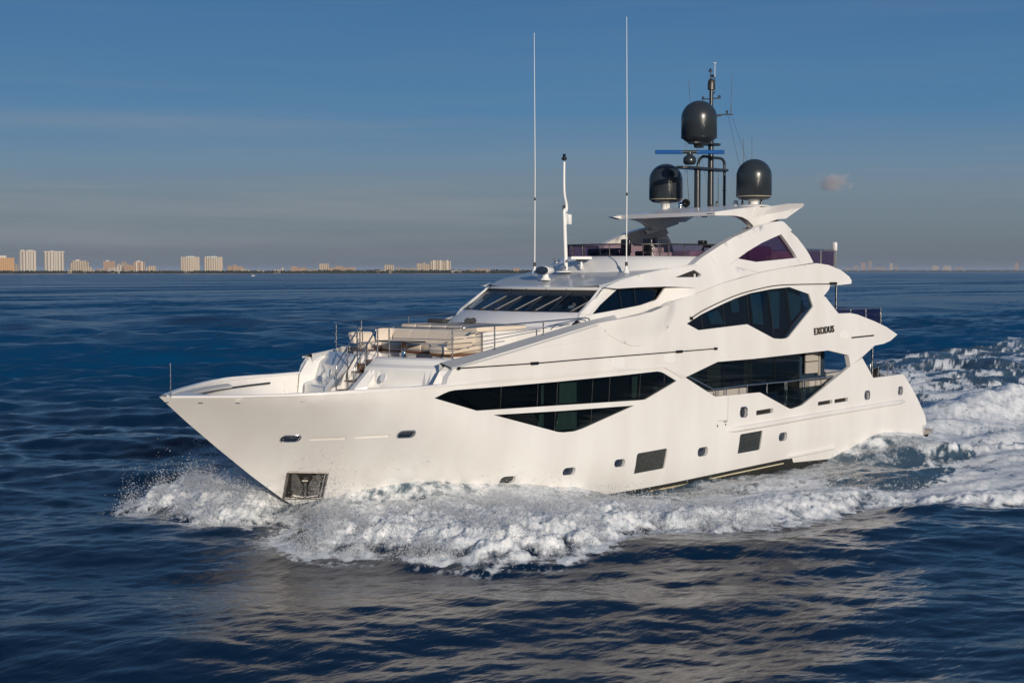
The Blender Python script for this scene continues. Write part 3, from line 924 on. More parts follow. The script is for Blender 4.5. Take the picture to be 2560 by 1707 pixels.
for s in (-1, 1):
    mb = MB()
    L = [(2.2, 4.22), (3.2, 4.28), (4.4, 4.30), (5.6, 4.32), (6.6, 4.34)]
    P = [(x, s * (hb(x, z - .1) - .30), z - .1) for x, z in L]
    mb.tube(spline(P, 4), .035, n=8)
    for p in P[1::1]: mb.tube([p, (p[0], p[1] + s * .12, p[2] - .03)], .02, n=6)
    mb.build('bulwark_rail', MAST, yacht)
    # mooring bitt on a little shelf
    mb = MB(); x = 6.4; y = hb(x, 3.6) - .75
    mb.rbox((x - .3, s * y - .25, 3.8), (x + .4, s * y + .25, 3.86), .03)
    mb.build('bitt_shelf', WHITE2, yacht)
    mb = MB()
    for dx in (-.2, .25): mb.tube([(x + dx, s * y - .2, 3.45), (x + dx, s * y - .2, 3.8)], .04, n=8)
    mb.build('bitt', STEEL, yacht)
mb = MB(); a = PY(K('c1', (137, 325))[0], 0); b = PY(K('c1', (137, 85))[0], 0)
mb.tube([tuple(a), (a[0], 0, b[2])], .016, n=6); mb.lathe([(0, 0), (.05, 0), (.03, .08), (0, .08)], (a[0], 0, a[2]), n=12)
mb.build('jack_staff', STEEL, yacht)
# little navigation fittings along the bow
for q in ((350, 372), (624, 373), (1103, 360), (100, 368)):
    x, z = side('c1', [q])[0]
    for s in (-1, 1):
        mb = MB(); mb.tube([(x - .05, s * (hb(x, z) + .01), z), (x + .05, s * (hb(x + .1, z) + .0), z)], .015, n=6)
        mb.build('drain_fitting', CHROME, yacht)

# front of the lounge: port and starboard halves, with steps between them
def fx(y): return 0.95 * (max(abs(y) - .5, 0) / 2.9) ** 1.7
mb = MB()
for s in (-1, 1):
    rings = []
    for y in np.linspace(.52, 3.75, 16):
        d = fx(y); k = min(1, max(0, (3.2 - y) / .5)) * min(1, max(0, (y - .7) / .35))
        rings.append([(6.9 + d, s * y, 3.45), (6.95 + d, s * y, 4.18), (7.05 + d, s * y, 4.24), (7.35 + d + .28 * k, s * y, 4.30), (7.42 + d + .34 * k, s * y, 4.42), (7.62 + d + .02 * k, s * y, 4.92),
                      (7.68 + d, s * y, 5.0), (7.86 + d, s * y, 5.10), (8.00 + d, s * y, 5.26), (8.12 + d, s * y, 5.31), (8.40 + d, s * y, 5.32), (8.46 + d, s * y, 5.28), (8.48 + d, s * y, 5.04)])
    mb.loft(rings, smooth=False, caps=True)
lf = mb.build('lounge_front', WHITE, yacht)
for s in (-1, 1):
    mb = MB()
    c0 = Vector((7.62, s * 1.55, 4.66)); n_ = Vector((-.93, 0, .36)).normalized(); up_ = Vector((.36, 0, .93)); rt_ = n_.cross(up_)
    for r0, r1, h0, h1 in ((.15, .15, 0.0, .05), (.15, 0, .05, .05)):
        A = [c0 + n_ * h0 + (up_ * math.cos(a) + rt_ * math.sin(a)) * r0 for a in np.linspace(0, 2 * math.pi, 21)[:-1]]
        B = [c0 + n_ * h1 + (up_ * math.cos(a) + rt_ * math.sin(a)) * r1 for a in np.linspace(0, 2 * math.pi, 21)[:-1]]
        mb.loft([[tuple(p) for p in A], [tuple(p) for p in B]], closed=True)
    mb.build('horn_grille', PLASTIC, lf)
# side blocks where the high bulwark starts (shoulder faces seen from inside)
mb = MB()
for s in (-1, 1):
    a = [(8.0, 3.45), (8.12, 4.50), (8.45, 4.98), (8.72, 5.15)]
    out = [(x + .12, s * (hb(x, z) + (.03 if i > 1 else -.16)), z) for i, (x, z) in enumerate(a)]
    inn = [(x + .1, s * 3.45, z) for i, (x, z) in enumerate(a)]
    mid = [(x - .22, s * 3.72, z - .01) for x, z in a]
    mb.loft([out, mid, inn], smooth=False)
    inn2 = [(9.2, s * 3.45, 3.45), (9.2, s * 3.45, 4.53), (9.2, s * 3.45, 5.12), (9.2, s * 3.45, 5.2)]
    mb.loft([inn, inn2], smooth=False)
mb.build('bulwark_block', WHITE, yacht)
mb = MB(); mb.box((15.4, -3.86, 5.4), (17.6, -3.2, 6.40)); mb.box((15.4, 3.2, 5.4), (17.6, 3.86, 6.40)); mb.build('side_deck_filler', WHITE, yacht)
mb = MB(); sheet(mb, [(7.3, 3.75), (8.3, 3.45), (8.3, 4.48), (7.3, 4.36)], off=-.17, th=.02, grid=.4); mb.build('bulwark_lining', WHITE, yacht)
# grey ledge on top of the high bulwark
LEDGE = ([8.3, 8.65, 10, 11.5, 13.5, 15.5, 16.6], [5.10, 5.14, 5.34, 5.60, 5.97, 6.34, 6.52])
mb = MB()
for s in (-1, 1):
    rings = []
    for x in np.linspace(8.35, 16.6, 36):
        z = float(np.interp(x, *LEDGE)); yo = hb(x, z) + .05
        wi = float(np.interp(x, [8.35, 9, 12, 15, 16.6], [.55, .62, .6, .45, .12]))
        rings.append([(x, s * (yo + .03), z - .06), (x, s * (yo + .03), z - .005), (x, s * yo, z + .012), (x, s * (yo - wi), z + .13), (x, s * (yo - wi - .04), z + .10), (x, s * (yo - wi - .04), z - .9)])
    mb.loft(rings, smooth=False)
mb.build('ledge_cap', GREYCAP, yacht)

# lounge sole (teak), steps
mb = MB()
rings = []
for x in np.linspace(8.0, 12.0, 12):
    w = 3.45
    rings.append([(max(x, 8.02 + fx(y) * .97), y, 5.03) for y in np.linspace(-w, w, 25)])
mb.loft(rings, smooth=False)
mb.box((8.1, -.52, 4.8), (8.6, .52, 5.035))
mb.build('lounge_deck', TEAK, yacht)
mb = MB()
for i, (x, z) in enumerate(((7.85, 4.74), (7.55, 4.44), (7.25, 4.14), (6.95, 3.84), (6.65, 3.6))):
    mb.box((x - .02, -.50 - .004 * i, 3.4), (8.3, .50 + .004 * i, z))
st = mb.build('stair', WHITE, yacht)
for i, (x, z) in enumerate(((7.85, 4.74), (7.55, 4.44), (7.25, 4.14), (6.95, 3.84), (6.65, 3.6))):
    mb = MB(); mb.rbox((x - .08, -.46, z + .002), (x + .26, .46, z + .035), .015)
    mb.build('tread', TEAK, st)
# starboard of the stair: folded wing shapes
mb = MB()
for s in (1, -1):
    mb.loft([[(7.9, s * .55, 5.1), (6.75, s * .55, 4.1), (6.7, s * .55, 3.5)], [(7.95, s * .75, 5.18), (6.9, s * .8, 4.25), (6.8, s * .8, 3.5)], [(8.1, s * .95, 5.2), (7.3, s * 1.05, 4.35), (7.2, s * 1.1, 3.5)]], smooth=False)
mb.build('stair_cheek', WHITE, yacht)

# ---- rails
def tubes(name, lists, r=.022, m=STEEL, parent=yacht, n=8):
    mb = MB()
    for L in lists: mb.tube(L, r, n=n)
    return mb.build(name, m, parent)
def rounded(L, r=.18, n=4):
    P = [Vector(p) for p in L]; out = [tuple(P[0])]
    for i in range(1, len(P) - 1):
        a = P[i] + (P[i - 1] - P[i]).normalized() * min(r, (P[i - 1] - P[i]).length / 2.1)
        b = P[i] + (P[i + 1] - P[i]).normalized() * min(r, (P[i + 1] - P[i]).length / 2.1)
        for k in range(n + 1):
            t = k / n
            out.append(tuple(a * (1 - t) ** 2 + P[i] * 2 * t * (1 - t) + b * t * t))
    out.append(tuple(P[-1]))
    return out
for s in (-1, 1):
    y = s * .5
    top = rounded([(7.15, y, 3.7), (7.15, y, 4.98), (8.18, y, 6.33), (8.35, s * 1.1, 6.34)], .2)
    rl_ = tubes('stair_rail', [top], .026)
    tubes('stanchion', [[(7.65, y, 4.4), (7.65, y, 5.68)], [(8.2, y, 5.0), (8.2, y, 6.33)]], .024, parent=rl_)
    tubes('mid_rail', [[(7.15, y, 4.62), (8.2, y, 5.93)], [(7.15, y, 4.25), (8.2, y, 5.55)]], .014, parent=rl_)
    # along the front, then aft along the bulwark ledge
    fr = [(8.35 + fx(a), s * a, 6.34) for a in np.linspace(1.1, 3.3, 6)]
    si = [(9.6, s * 3.68, 6.37), (11.5, s * 3.72, 6.43), (13.5, s * 3.72, 6.5), (15.3, s * 3.70, 6.57)]
    rl_ = tubes('lounge_rail', [spline(fr + si, 4) + [(15.5, s * 3.7, 6.53), (15.55, s * 3.7, 6.42)]], .026)
    for x, yy, z0, z1 in [(8.35 + fx(.9), .9, 5.3, 6.34), (8.35 + fx(3.25), 3.25, 5.3, 6.34), (10.75, 3.7, 5.5, 6.40), (13.1, 3.72, 5.9, 6.48)]:
        mb = MB(); mb.tube([(x, s * yy, z0), (x, s * yy, z1)], .026, n=8); mb.lathe([(.05, 0), (.05, .03), (0, .03)], (x, s * yy, z0), n=12)
        mb.build('stanchion', STEEL, rl_)
    fm = lambda dz: [(8.35 + fx(a), s * a, 6.34 - dz) for a in np.linspace(.9, 3.25, 5)]
    tubes('mid_rail', [spline(fm(.38) + [(9.6, s * 3.68, 6.02), (11.5, s * 3.72, 6.12), (13.3, s * 3.72, 6.27)], 3),
                       spline(fm(.76) + [(9.6, s * 3.68, 5.72), (11.2, s * 3.72, 5.86)], 3)], .013, parent=rl_)
tubes('stair_gate', [rounded([(8.25, -.42, 6.3), (8.25, .42, 6.3), (8.25, .42, 5.5), (8.25, -.42, 5.5), (8.25, -.42, 6.3)], .12)], .02)
tubes('grab_rail', [rounded([(14.0, -3.2, 6.15), (14.2, -3.2, 6.3), (17.0, -3.45, 6.5)], .08), rounded([(14.0, 3.2, 6.15), (14.2, 3.2, 6.3), (17.0, 3.45, 6.5)], .08)], .016, MAST)

# ---- sofa (three backs and a bench on a white plinth with a teak strip)
def rsof(mb, lo, hi, r=.07): mb.rbox(lo, hi, r)
mb = MB()
mb.box((10.35, -2.3, 5.03), (11.6, 2.9, 5.32)); mb.box((9.75, -2.6, 5.03), (11.6, -1.6, 5.32)); mb.box((9.75, 2.0, 5.03), (11.6, 2.9, 5.32))
sofa = mb.build('sofa_plinth', WHITE2, yacht)
mb = MB(); mb.box((10.30, -1.55, 5.32), (11.6, 1.95, 5.40)); mb.box((9.70, -2.63, 5.321), (11.6, -1.55, 5.401)); mb.box((9.70, 1.95, 5.321), (11.6, 2.93, 5.401))
mb.build('teak_strip', TEAK, sofa)
mb = MB()
for a, b in ((-1.5, -.35), (-.34, .80), (.81, 1.94)): rsof(mb, (10.28, a, 5.40), (11.3, b, 5.66))
rsof(mb, (9.65, -2.35, 5.40), (11.3, -1.51, 5.66)); rsof(mb, (9.65, 1.95, 5.40), (11.3, 2.65, 5.66))
mb.build('seat', SOFA, yacht)
mb = MB()
def backrest(p0, p1, z0=5.6, z1=6.15, t=.24, lean=.18):
    a = Vector((*p0, 0)); b = Vector((*p1, 0)); d = (b - a).normalized(); nrm = Vector((-d.y, d.x, 0))
    L_ = (b - a).length; rings = []
    for u in np.linspace(0, 1, 8):
        e = 1 - .04 * (abs(u - .5) * 2) ** 6
        c = a + d * L_ * u
        q = [(0, z0), (-t * .1, z0 + .2), (0.02, z1 - .06), (.05, z1), (t * .7, z1 + .01), (t, z1 - .05), (t, z0)]
        rings.append([tuple(c + nrm * (o + lean * (z - z0) / (z1 - z0)) + Vector((0, 0, z0 + (z - z0) * e))) for o, z in q])
    mb.loft(rings, caps=True)
for a, b in ((2.30, 1.36), (1.34, .36), (.34, -.64), (-.66, -1.70)): backrest((11.12, a), (11.12, b))
backrest((11.15, -1.75), (10.7, -2.22), t=.22); backrest((10.72, -2.24), (9.75, -2.32), z1=6.02)
backrest((10.7, 2.75), (11.12, 2.32), t=.22); backrest((9.75, 2.85), (10.68, 2.77), z1=6.0)
mb.build('backrest', SOFA, yacht)
# sun pad behind the sofa
mb = MB()
mb.box((11.3, -2.5, 5.3), (14.7, 2.9, 6.12))
mb.loft([[(11.3, -2.5, 5.4), (11.3, -2.5, 6.13)], [(12.5, -3.0, 5.4), (12.5, -3.0, 6.15)], [(15.6, -3.4, 5.4), (15.6, -3.4, 6.3)]], smooth=False)
mb.loft([[(11.3, -2.5, 6.13), (11.3, 2.5, 6.13)], [(12.5, -3.0, 6.15), (12.5, 3.0, 6.15)], [(15.6, -3.4, 6.3), (15.6, 3.4, 6.3)]], smooth=False)
mb.loft([[(11.3, 2.5, 5.4), (11.3, 2.5, 6.13)], [(12.5, 3.0, 5.4), (12.5, 3.0, 6.15)], [(15.6, 3.4, 5.4), (15.6, 3.4, 6.3)]], smooth=False)
cb = mb.build('coachroof', WHITE, yacht)
for i, (a, b) in enumerate(((-2.1, -1.25), (-1.24, -.40), (-.39, .45), (.46, 1.30), (1.31, 2.15))):
    mb = MB(); mb.rbox((11.42, a, 6.13), (13.9, b, 6.31), .06)
    o = mb.build('sun_pad', [PADTOP, SOFA], yacht)
    for p in o.data.polygons:
        if p.normal.z < .6: p.material_index = 1
# table
mb = MB(); mb.rbox((9.35, -.80, 5.74), (10.15, .05, 5.79), .03); mb.rbox((9.35, .07, 5.74), (10.15, .92, 5.79), .03)
tb = mb.build('table_top', [BLACK, SOFA], yacht)
for p in tb.data.polygons:
    if p.normal.z > .8: p.material_index = 1
mb = MB(); mb.lathe([(.22, 0), (.22, .03), (.11, .05), (.10, .68), (.2, .71)], (9.85, .06, 5.03), n=20)
mb.build('table_leg', CHROME, tb)

# ================================================================== wheelhouse
def brow_x(y): return 16.30 + .55 * (abs(y) / 3.05) ** 2
def base_x(y): return 14.75 + .80 * (abs(y) / 3.3) ** 2
mb = MB()   # coaming under the screen
rings = []
for y in np.linspace(-3.36, 3.36, 25):
    b = base_x(y)
    rings.append([(b - .75, y, 6.10), (b - .62, y, 6.35), (b - .22, y, 6.56), (b - .04, y, 6.74), (b + .12, y, 6.75)])
mb.loft(rings, smooth=True)
mb.build('screen_coaming', WHITE2, yacht)
# seven-part windscreen
edges_y = [-3.22, -2.05, -1.02, 0.0, 1.02, 2.05, 3.22]
def wpt(y, t):
    yt = y * .94
    return Vector((base_x(y), y, 6.755)) * (1 - t) + Vector((brow_x(yt) + .05, yt, 7.60)) * t
for a, b in zip(edges_y[:-1], edges_y[1:]):
    mb = MB()
    mb.loft([[tuple(wpt(a + (b - a) * u, t)) for u in np.linspace(0, 1, 5)] for t in (0, .5, 1)], smooth=True)
    mb.build('windscreen_pane', GLASSW, yacht)
mb = MB()
for y in edges_y:
    p = [wpt(y, t) for t in (0, 1)]
    w = .11 if abs(y) < 3 else .06
    mb.add([tuple(p[0] + Vector((-.008, -w, .0))), tuple(p[0] + Vector((-.008, w, 0))), tuple(p[1] + Vector((-.008, w, 0))), tuple(p[1] + Vector((-.008, -w, 0)))], [(0, 1, 2, 3)])
# dark shaded band along the top and a sealing strip at the foot
for t0, t1 in ((.68, 1.0), (0, .035)):
    mb.loft([[tuple(wpt(y, t) + Vector((-.004, 0, 0))) for y in np.linspace(-3.22, 3.22, 30)] for t in (t0, t1)])
mb.build('windscreen_frame', BLACK, yacht)
mb = MB()   # white pillar between the screen and the side window
for s in (-1, 1):
    mb.loft([[(15.50, s * 3.20, 6.70), (15.42, s * 3.30, 6.70), (15.75, s * 3.40, 6.66), (16.0, s * 3.37, 6.64)],
             [(16.78, s * 2.98, 7.60), (16.72, s * 3.08, 7.62), (17.0, s * 3.25, 7.66), (17.4, s * 3.24, 7.66)]], smooth=False)
mb.build('screen_pillar', WHITE, yacht)
# wipers
WIPE_ = mat('wiper_arm_grey', (0.30, 0.30, 0.30), 0.5)
for y in (-2.9, -1.45, -.5, .55, 1.5, 2.6):
    mb = MB()
    for dy in (-.035, .035):
        p = wpt(y + dy * .8, .03) + Vector((-.05, 0, 0)); q = wpt(y - .52 + dy * .8, .62) + Vector((-.06, 0, .02))
        if y > 2: q = wpt(y + .25 + dy, .75) + Vector((-.06, 0, .02))
        mb.tube([tuple(p), tuple(q)], .008, n=6)
    wp = mb.build('wiper', WIPE_, yacht)
    mb = MB(); p = wpt(y, .03) + Vector((-.05, 0, 0)); mb.lathe([(0, -.02), (.07, -.02), (.07, .04), (0, .05)], tuple(p), n=12)
    mb.build('wiper_pivot', BLACK, wp)
    mb = MB(); mb.tube([tuple(q + Vector((0, 0.06, -.33)) + Vector((-.32, 0, 0))), tuple(q + Vector((.3, -.02, .30)))], .012, n=6)
    mb.build('wiper_blade', RUBBER, wp)
# wheelhouse interior
mb = MB(); mb.box((15.6, -3.0, 6.1), (20.5, 3.0, 6.2)); mb.box((20.4, -3.0, 6.2), (20.5, -.6, 7.7)); mb.box((20.4, .6, 6.2), (20.5, 3.0, 7.7))
mb.build('wheelhouse_floor', DARKIN, yacht)
mb = MB(); mb.rbox((15.7, -2.6, 6.2), (16.7, 2.6, 6.85), .08); mb.rbox((16.2, -1.2, 6.8), (16.7, 1.2, 7.0), .05)
mb.build('dashboard', NAVY, yacht)
for y in (-1.2, .4):
    mb = MB(); mb.rbox((18.2, y - .3, 6.2), (18.7, y + .3, 6.75), .06); mb.rbox((18.7, y - .28, 6.6), (18.85, y + .28, 7.35), .05)
    mb.build('helm_chair', LINEN, yacht)
# roof: grey sheet from the brow to the flybridge wall
def zr(x): return float(np.interp(x, [16.3, 17.1, 17.65, 19.2, 22.07, 23], [7.63, 7.80, 7.95, 8.21, 8.54, 8.60]))
def roofw(x):
    if x < 17.2: return 3.05 + (x - 16.85) * .5 if x > 16.85 else 3.05
    return min(float(H(x, zr(x))) + .035, 3.45 + (x - 17.2) * .03)
mb = MB()
rings = []
for u in np.linspace(0, 1, 22):
    ring = []
    for v in np.linspace(-1, 1, 25):
        x1 = 23.6; 
        x = (brow_x(v * 3.05) - .08) * (1 - u) + x1 * u
        w = 3.05 + (roofw(max(x, 17.2)) - 3.05) * min(1, u * 12)
        y = v * w
        ring.append((x, y, zr(x) + .10 * (1 - v * v) * min(1, u * 5)))
    ring = [(ring[0][0], ring[0][1] + .01, ring[0][2] - .16)] + ring + [(ring[-1][0], ring[-1][1] - .01, ring[-1][2] - .16)]
    rings.append(ring)
mb.loft(rings, smooth=True)
roof = mb.build('wheelhouse_roof', GREYROOF, yacht)
mb = MB()   # white brow edge
vs = np.linspace(-1, 1, 25)
mb.loft([[(brow_x(v * 3.05) - .08 + dx, v * 3.09, 7.63 + dz) for v in vs] for dx, dz in ((.30, .085), (.06, .035), (-.03, .018), (-.06, -.03), (-.04, -.085), (.02, -.10), (.14, -.10))])
mb.build('brow', WHITE, roof)
mb = MB()
mb.loft([[(brow_x(v * 3.05) + .06, v * 3.03, 7.56) for v in vs], [(18.6, v * 3.2, 7.62) for v in vs], [(22, v * 3.2, 7.7) for v in vs]])
mb.build('headlining', DARKIN, roof)
# white wall rising to the flybridge screen, U-shaped in plan
def ucurve(x0, hw, xe, n=13, p=2.4):
    """U in plan: nose at x0, legs at y=+-hw running aft to xe"""
    L = []
    for k in range(-n, n + 1):
        t = k / n; a = t * math.pi / 2
        y = hw * math.copysign(abs(math.sin(a)) ** (2 / p), t) if k else 0.0
        x = x0 + (21.9 - 18.55) * (1 - abs(math.cos(a)) ** (2 / p))
        L.append((x, y))
    return [(xe, -hw)] + L + [(xe, hw)]
mb = MB()
lo = ucurve(18.55, 3.25, 25.0); mid = ucurve(19.05, 3.18, 25.0); hi = ucurve(19.45, 3.05, 25.0)
mb.loft([[(x, y, min(zr(x) + .02, 8.6)) for x, y in lo], [(x, y, 8.66) for x, y in mid], [(x, y, 8.84) for x, y in hi], [(x + .06, y * .98, 8.87) for x, y in hi], [(x + .2, y * .95, 8.87) for x, y in hi], [(x + .25, y * .94, 8.1) for x, y in hi]])
mb.build('flybridge_wall', WHITE, yacht)
G = [p for p in ucurve(19.65, 2.98, 24.8)]
mb = MB(); mb.loft([[(x, y, 8.87) for x, y in G], [(x - .03, y * 1.01, 9.33) for x, y in G]])
fg = mb.build('flybridge_screen', GLASSP, yacht)
mb = MB(); mb.tube([(x - .03, y * 1.01, 9.345) for x, y in G], .028, n=8)
mb.build('screen_rail', STEELD, fg)
for i in (3, 5, 6, 8, 10, 12, 15, 17, 18, 20, 22, 24, 26):
    x, y = G[i]
    mb = MB(); mb.tube([(x - .01, y, 8.86), (x - .03, y * 1.01, 9.34)], .024, n=6)
    mb.build('screen_post', STEELD, fg)

# ---- flybridge furniture
mb = MB(); mb.box((20.6, -2.6, 8.56), (31.0, 2.6, 8.64)); mb.build('flybridge_sole', TEAK, yacht)
mb = MB(); mb.rbox((20.3, -.9, 8.66), (20.9, .9, 9.2), .08); mb.rbox((20.7, .3, 9.0), (21.3, .9, 9.15), .04); mb.build('flybridge_helm', BLACK, yacht)
for y in (.6, -.6):
    mb = MB(); mb.rbox((21.9, y - .28, 8.9), (22.4, y + .28, 9.1), .06); mb.rbox((22.35, y - .26, 9.0), (22.5, y + .26, 9.62), .06); mb.tube([(22.15, y, 8.66), (22.15, y, 8.95)], .06)
    mb.build('helm_seat', BLACK, yacht)
mb = MB(); mb.rbox((23.0, 1.2, 8.66), (27.0, 2.6, 9.1), .08); mb.rbox((23.0, 2.3, 9.0), (27.0, 2.75, 9.4), .08); mb.build('flybridge_sofa', LINEN, yacht)
mb = MB(); mb.rbox((22.6, -2.75, 8.66), (24.4, -1.7, 9.1), .08); mb.build('flybridge_locker', LINEN, yacht)
mb = MB(); mb.rbox((25.3, -2.6, 8.66), (26.6, -1.9, 9.35), .08); mb.rbox((26.8, -2.6, 8.66), (28.4, -1.9, 9.35), .12); mb.build('flybridge_sofa', MAUVE, yacht)
mb = MB(); mb.tube([(24.3, -1.9, 8.9), (24.45, -1.95, 9.3), (24.9, -1.95, 9.3)], .05); mb.rbox((24.2, -2.1, 9.34), (24.5, -1.8, 9.55), .04); mb.build('bar_stool', BLACK, yacht)
mb = MB(); mb.tube(rounded([(25.6, 1.5, 9.1), (25.6, 1.5, 9.75), (26.4, 1.5, 9.75), (26.4, 1.5, 9.1)], .3), .02); mb.build('bar_hoop', CHROME, yacht)

# ---- the arch each side (leaping forward leg, aft leg, glazed triangle)
AR = side('c4', [(1040, 650), (1100, 600), (1150, 567), (1240, 508), (1340, 448), (1450, 398), (1560, 358), (1650, 337), (1690, 333), (1710, 342), (1765, 400), (1752, 408), (1800, 450), (1850, 515), (1890, 575), (1922, 637), (1700, 674), (1520, 709), (1300, 655), (1150, 643)], .02)
AW = side('c4', [(1366, 607), (1440, 553), (1540, 493), (1620, 456), (1685, 428), (1730, 490), (1785, 570), (1802, 602), (1502, 632)], .02)
mb = MB(); sheet(mb, AR, [AW], off=.02, th=.30, grid=.35)
arch = mb.build('arch', WHITE, yacht)
for s in (-1, 1):
    mb = MB(); sheet(mb, inset(AW, -.02), off=-.12, th=.02, grid=.6, signs=(s,))
    mb.build('arch_glass', GLASSP, arch)
# seam line of the arch
mb = MB()
for s in (-1, 1):
    for L in ([(1368, 606), (1300, 660)], [(1165, 595), (1205, 645)], [(1805, 605), (1825, 640)]):
        q = side('c4', L, .03)
        mb.tube([(x, s * (hb(x, z) + .022), z) for x, z in q], .008, n=4)
mb.build('panel_seam', GREYCAP, arch)

# ---- hardtop
def HT(x, z): return np.full_like(np.asarray(x, float), 2.95)
def hty(c, pts, y=2.95): return [(PY(p, -y)[0], PY(p, -y)[2]) for p in K(c, *pts)]
# side arms that drop to the arch
arm = hty('c4', [(1190, 272), (1300, 258), (1400, 237), (1500, 226), (1560, 228), (1835, 204), (1841, 215), (1838, 228), (1720, 314), (1660, 318), (1560, 352), (1490, 381), (1470, 355), (1440, 325), (1400, 303), (1352, 293), (1250, 290)])
mb = MB()
sheet(mb, arm, fn=HT, th=.34, grid=.5, smooth=False)
ha = mb.build('hardtop_arm', WHITE, yacht)
wing = hty('c4', [(1470, 298), (1500, 235), (1560, 226), (1700, 205), (1822, 203), (1841, 213), (1838, 230), (1780, 275), (1722, 315), (1640, 308)])
mb = MB()
def wof(x, z):
    z0 = np.interp(x, [wing[0][0], wing[6][0]], [wing[0][1], wing[6][1]])
    return 0.02 + .25 * np.clip((z - z0) / .35, -0.3, 1) * np.clip((x - wing[0][0]) / 1.2, 0, 1)
sheet(mb, wing, fn=HT, off=wof, th=.25, grid=.25, smooth=False)
mb.build('wing_tip', WHITE, ha)
mb = MB()   # dark bracket between arm and arch
for s in (-1, 1):
    q = hty('c4', [(1446, 378), (1490, 378), (1560, 352), (1665, 316), (1672, 330), (1560, 370), (1480, 400), (1460, 405)])
    a = [(x, s * 2.88, z) for x, z in q]; b = [(x, s * 2.80, z) for x, z in q]
    mb.add(a + b, [tuple(range(8)), tuple(range(15, 7, -1))] + [(i, (i + 1) % 8, 8 + (i + 1) % 8, 8 + i) for i in range(8)])
mb.build('arch_bracket', BLACK, yacht)
mb = MB()
for s in (-1, 1):
    a = [(x, s * 2.79, z) for x, z in q]; b = [(x, s * 2.62, z) for x, z in q]
    mb.add(a + b, [tuple(range(8)), tuple(range(15, 7, -1))] + [(i, (i + 1) % 8, 8 + (i + 1) % 8, 8 + i) for i in range(8)])
mb.build('bracket_cover', WHITE, yacht)
# roof plate of the hardtop: outline in plan, cambered, with a blade edge
def ht_edge(y):
    """front edge x at half breadth y"""
    return 22.0 + 0.0 * y
mb = MB()
xs = np.linspace(0, 1, 16); ys = np.linspace(-1, 1, 17)
top = []; bot = []
HZ = ([23.9, 24.6, 25.5, 27, 29], [10.70, 10.78, 10.88, 11.04, 11.10])
HB = ([23.9, 24.6, 25.5, 27, 29], [10.55, 10.56, 10.60, 10.78, 10.95])
for u in xs:
    rt, rb = [], []
    for v in ys:
        xf = 18.45 + 0.0 + 2.2 * 0 + .9 * (1 - abs(v)) * 0
        xf = 24.15 + .25 * v - .12 * (1 - v * v)
        x = xf * (1 - u) + 29.0 * u
        y = v * 2.95
        z = float(np.interp(x, *HZ)); zb = float(np.interp(x, *HB))
        cam_ = .08 * (1 - v * v) * min(1, u * 3)
        rt.append((x, y, z + cam_)); rb.append((x, y * .995, zb + cam_ * .3 - .0))
    top.append(rt); bot.append(rb)
mb.loft(top, smooth=True); mb.loft(bot, smooth=True)
mb.loft([top[0], bot[0]], smooth=False); mb.loft([top[-1], bot[-1]], smooth=False)
mb.loft([[r[0] for r in top], [r[0] for r in bot]], smooth=False); mb.loft([[r[-1] for r in top], [r[-1] for r in bot]], smooth=False)
mb.build('hardtop', WHITE2, yacht)
for x in (24.9, 26.2, 27.5):
    for y in (-1.6, 1.6):
        mb = MB(); mb.lathe([(0, -.02), (.13, -.02), (.15, 0), (.15, .02)], (x, y, float(np.interp(x, *HB)) - .01), n=16); mb.build('downlight', CHROME, yacht)

# ---- domes, masts and gear
def dome(name, cx, cy, zb, r, h, ped):
    n = 9
    prof = [(0.0, zb), (r * .55, zb), (r * .80, zb + .03), (r * .93, zb + .11), (r * 1.0, zb + .15), (r * 1.0, zb + h - r * .98)]
    prof += [(r * math.cos(a), zb + h - r * .98 + r * .98 * math.sin(a)) for a in np.linspace(0, math.pi / 2, 14)[1:]]
    mb = MB(); mb.lathe(prof, (cx, cy, 0), n=48, caps=False)
    d = mb.build(name, DOME, yacht)
    mb = MB(); mb.lathe([(r * .99, zb + .135), (r * 1.012, zb + .14), (r * 1.012, zb + .155), (r * .99, zb + .16)], (cx, cy, 0), n=48, caps=False)
    mb.build('base_ring', CREAM if ped else MAST, d)
    if ped:
        mb = MB(); mb.lathe([(.30, zb - .42), (.24, zb - .38), (.19, zb - .25), (.20, zb - .08), (.30, zb), (.34, zb + .02)], (cx, cy, 0), n=24)
        mb.build('pedestal', PLASTIC, d)
    return d
def mY(p, y): q = PY(K('m', p)[0], y); return (float(q[0]), float(q[2]))
xp, zp = mY((1137, 1420), -2.4); _, ztp = mY((1137, 1037), -2.4)
dome('satellite_dome', xp, -2.4, zp, .755, ztp - zp, True)
xs2, zs2 = mY((315, 1445), 2.4); _, zts = mY((315, 1082), 2.4)
dome('satellite_dome', xs2, 2.4, zs2, .755, zts - zs2, True)
xt, zt = mY((625, 872), 0); _, ztt = mY((625, 493), 0)
dome('satellite_dome', xt, 0, zt, .78, ztt - zt, False)
for (x_, y_) in ((xp, -2.4), (xs2, 2.4)):
    mb = MB(); mb.lathe([(.75, 0), (.7, .06), (.5, .1), (0, .11)], (x_, y_, (11.02 if y_ < 0 else 10.72)), n=32); mb.build('dome_plinth', WHITE2, yacht)
M0 = [mY(p, 0) for p in ((732, 1480), (732, 900), (728, 395))]
Xm = M0[0][0]
mb = MB()
mb.tube([(Xm, 0, M0[0][1] - .3), (Xm, 0, mY((732, 560), 0)[1])], .145, n=20, r2=.11)
mb.tube([(Xm, 0, mY((732, 560), 0)[1]), (Xm, 0, M0[2][1])], .085, n=16)
mast = mb.build('mast', MAST, yacht)
XA = mY((610, 1300), 0)[0]; zA0 = mY((610, 1480), 0)[1] - .3; zA1 = mY((610, 1110), 0)[1]
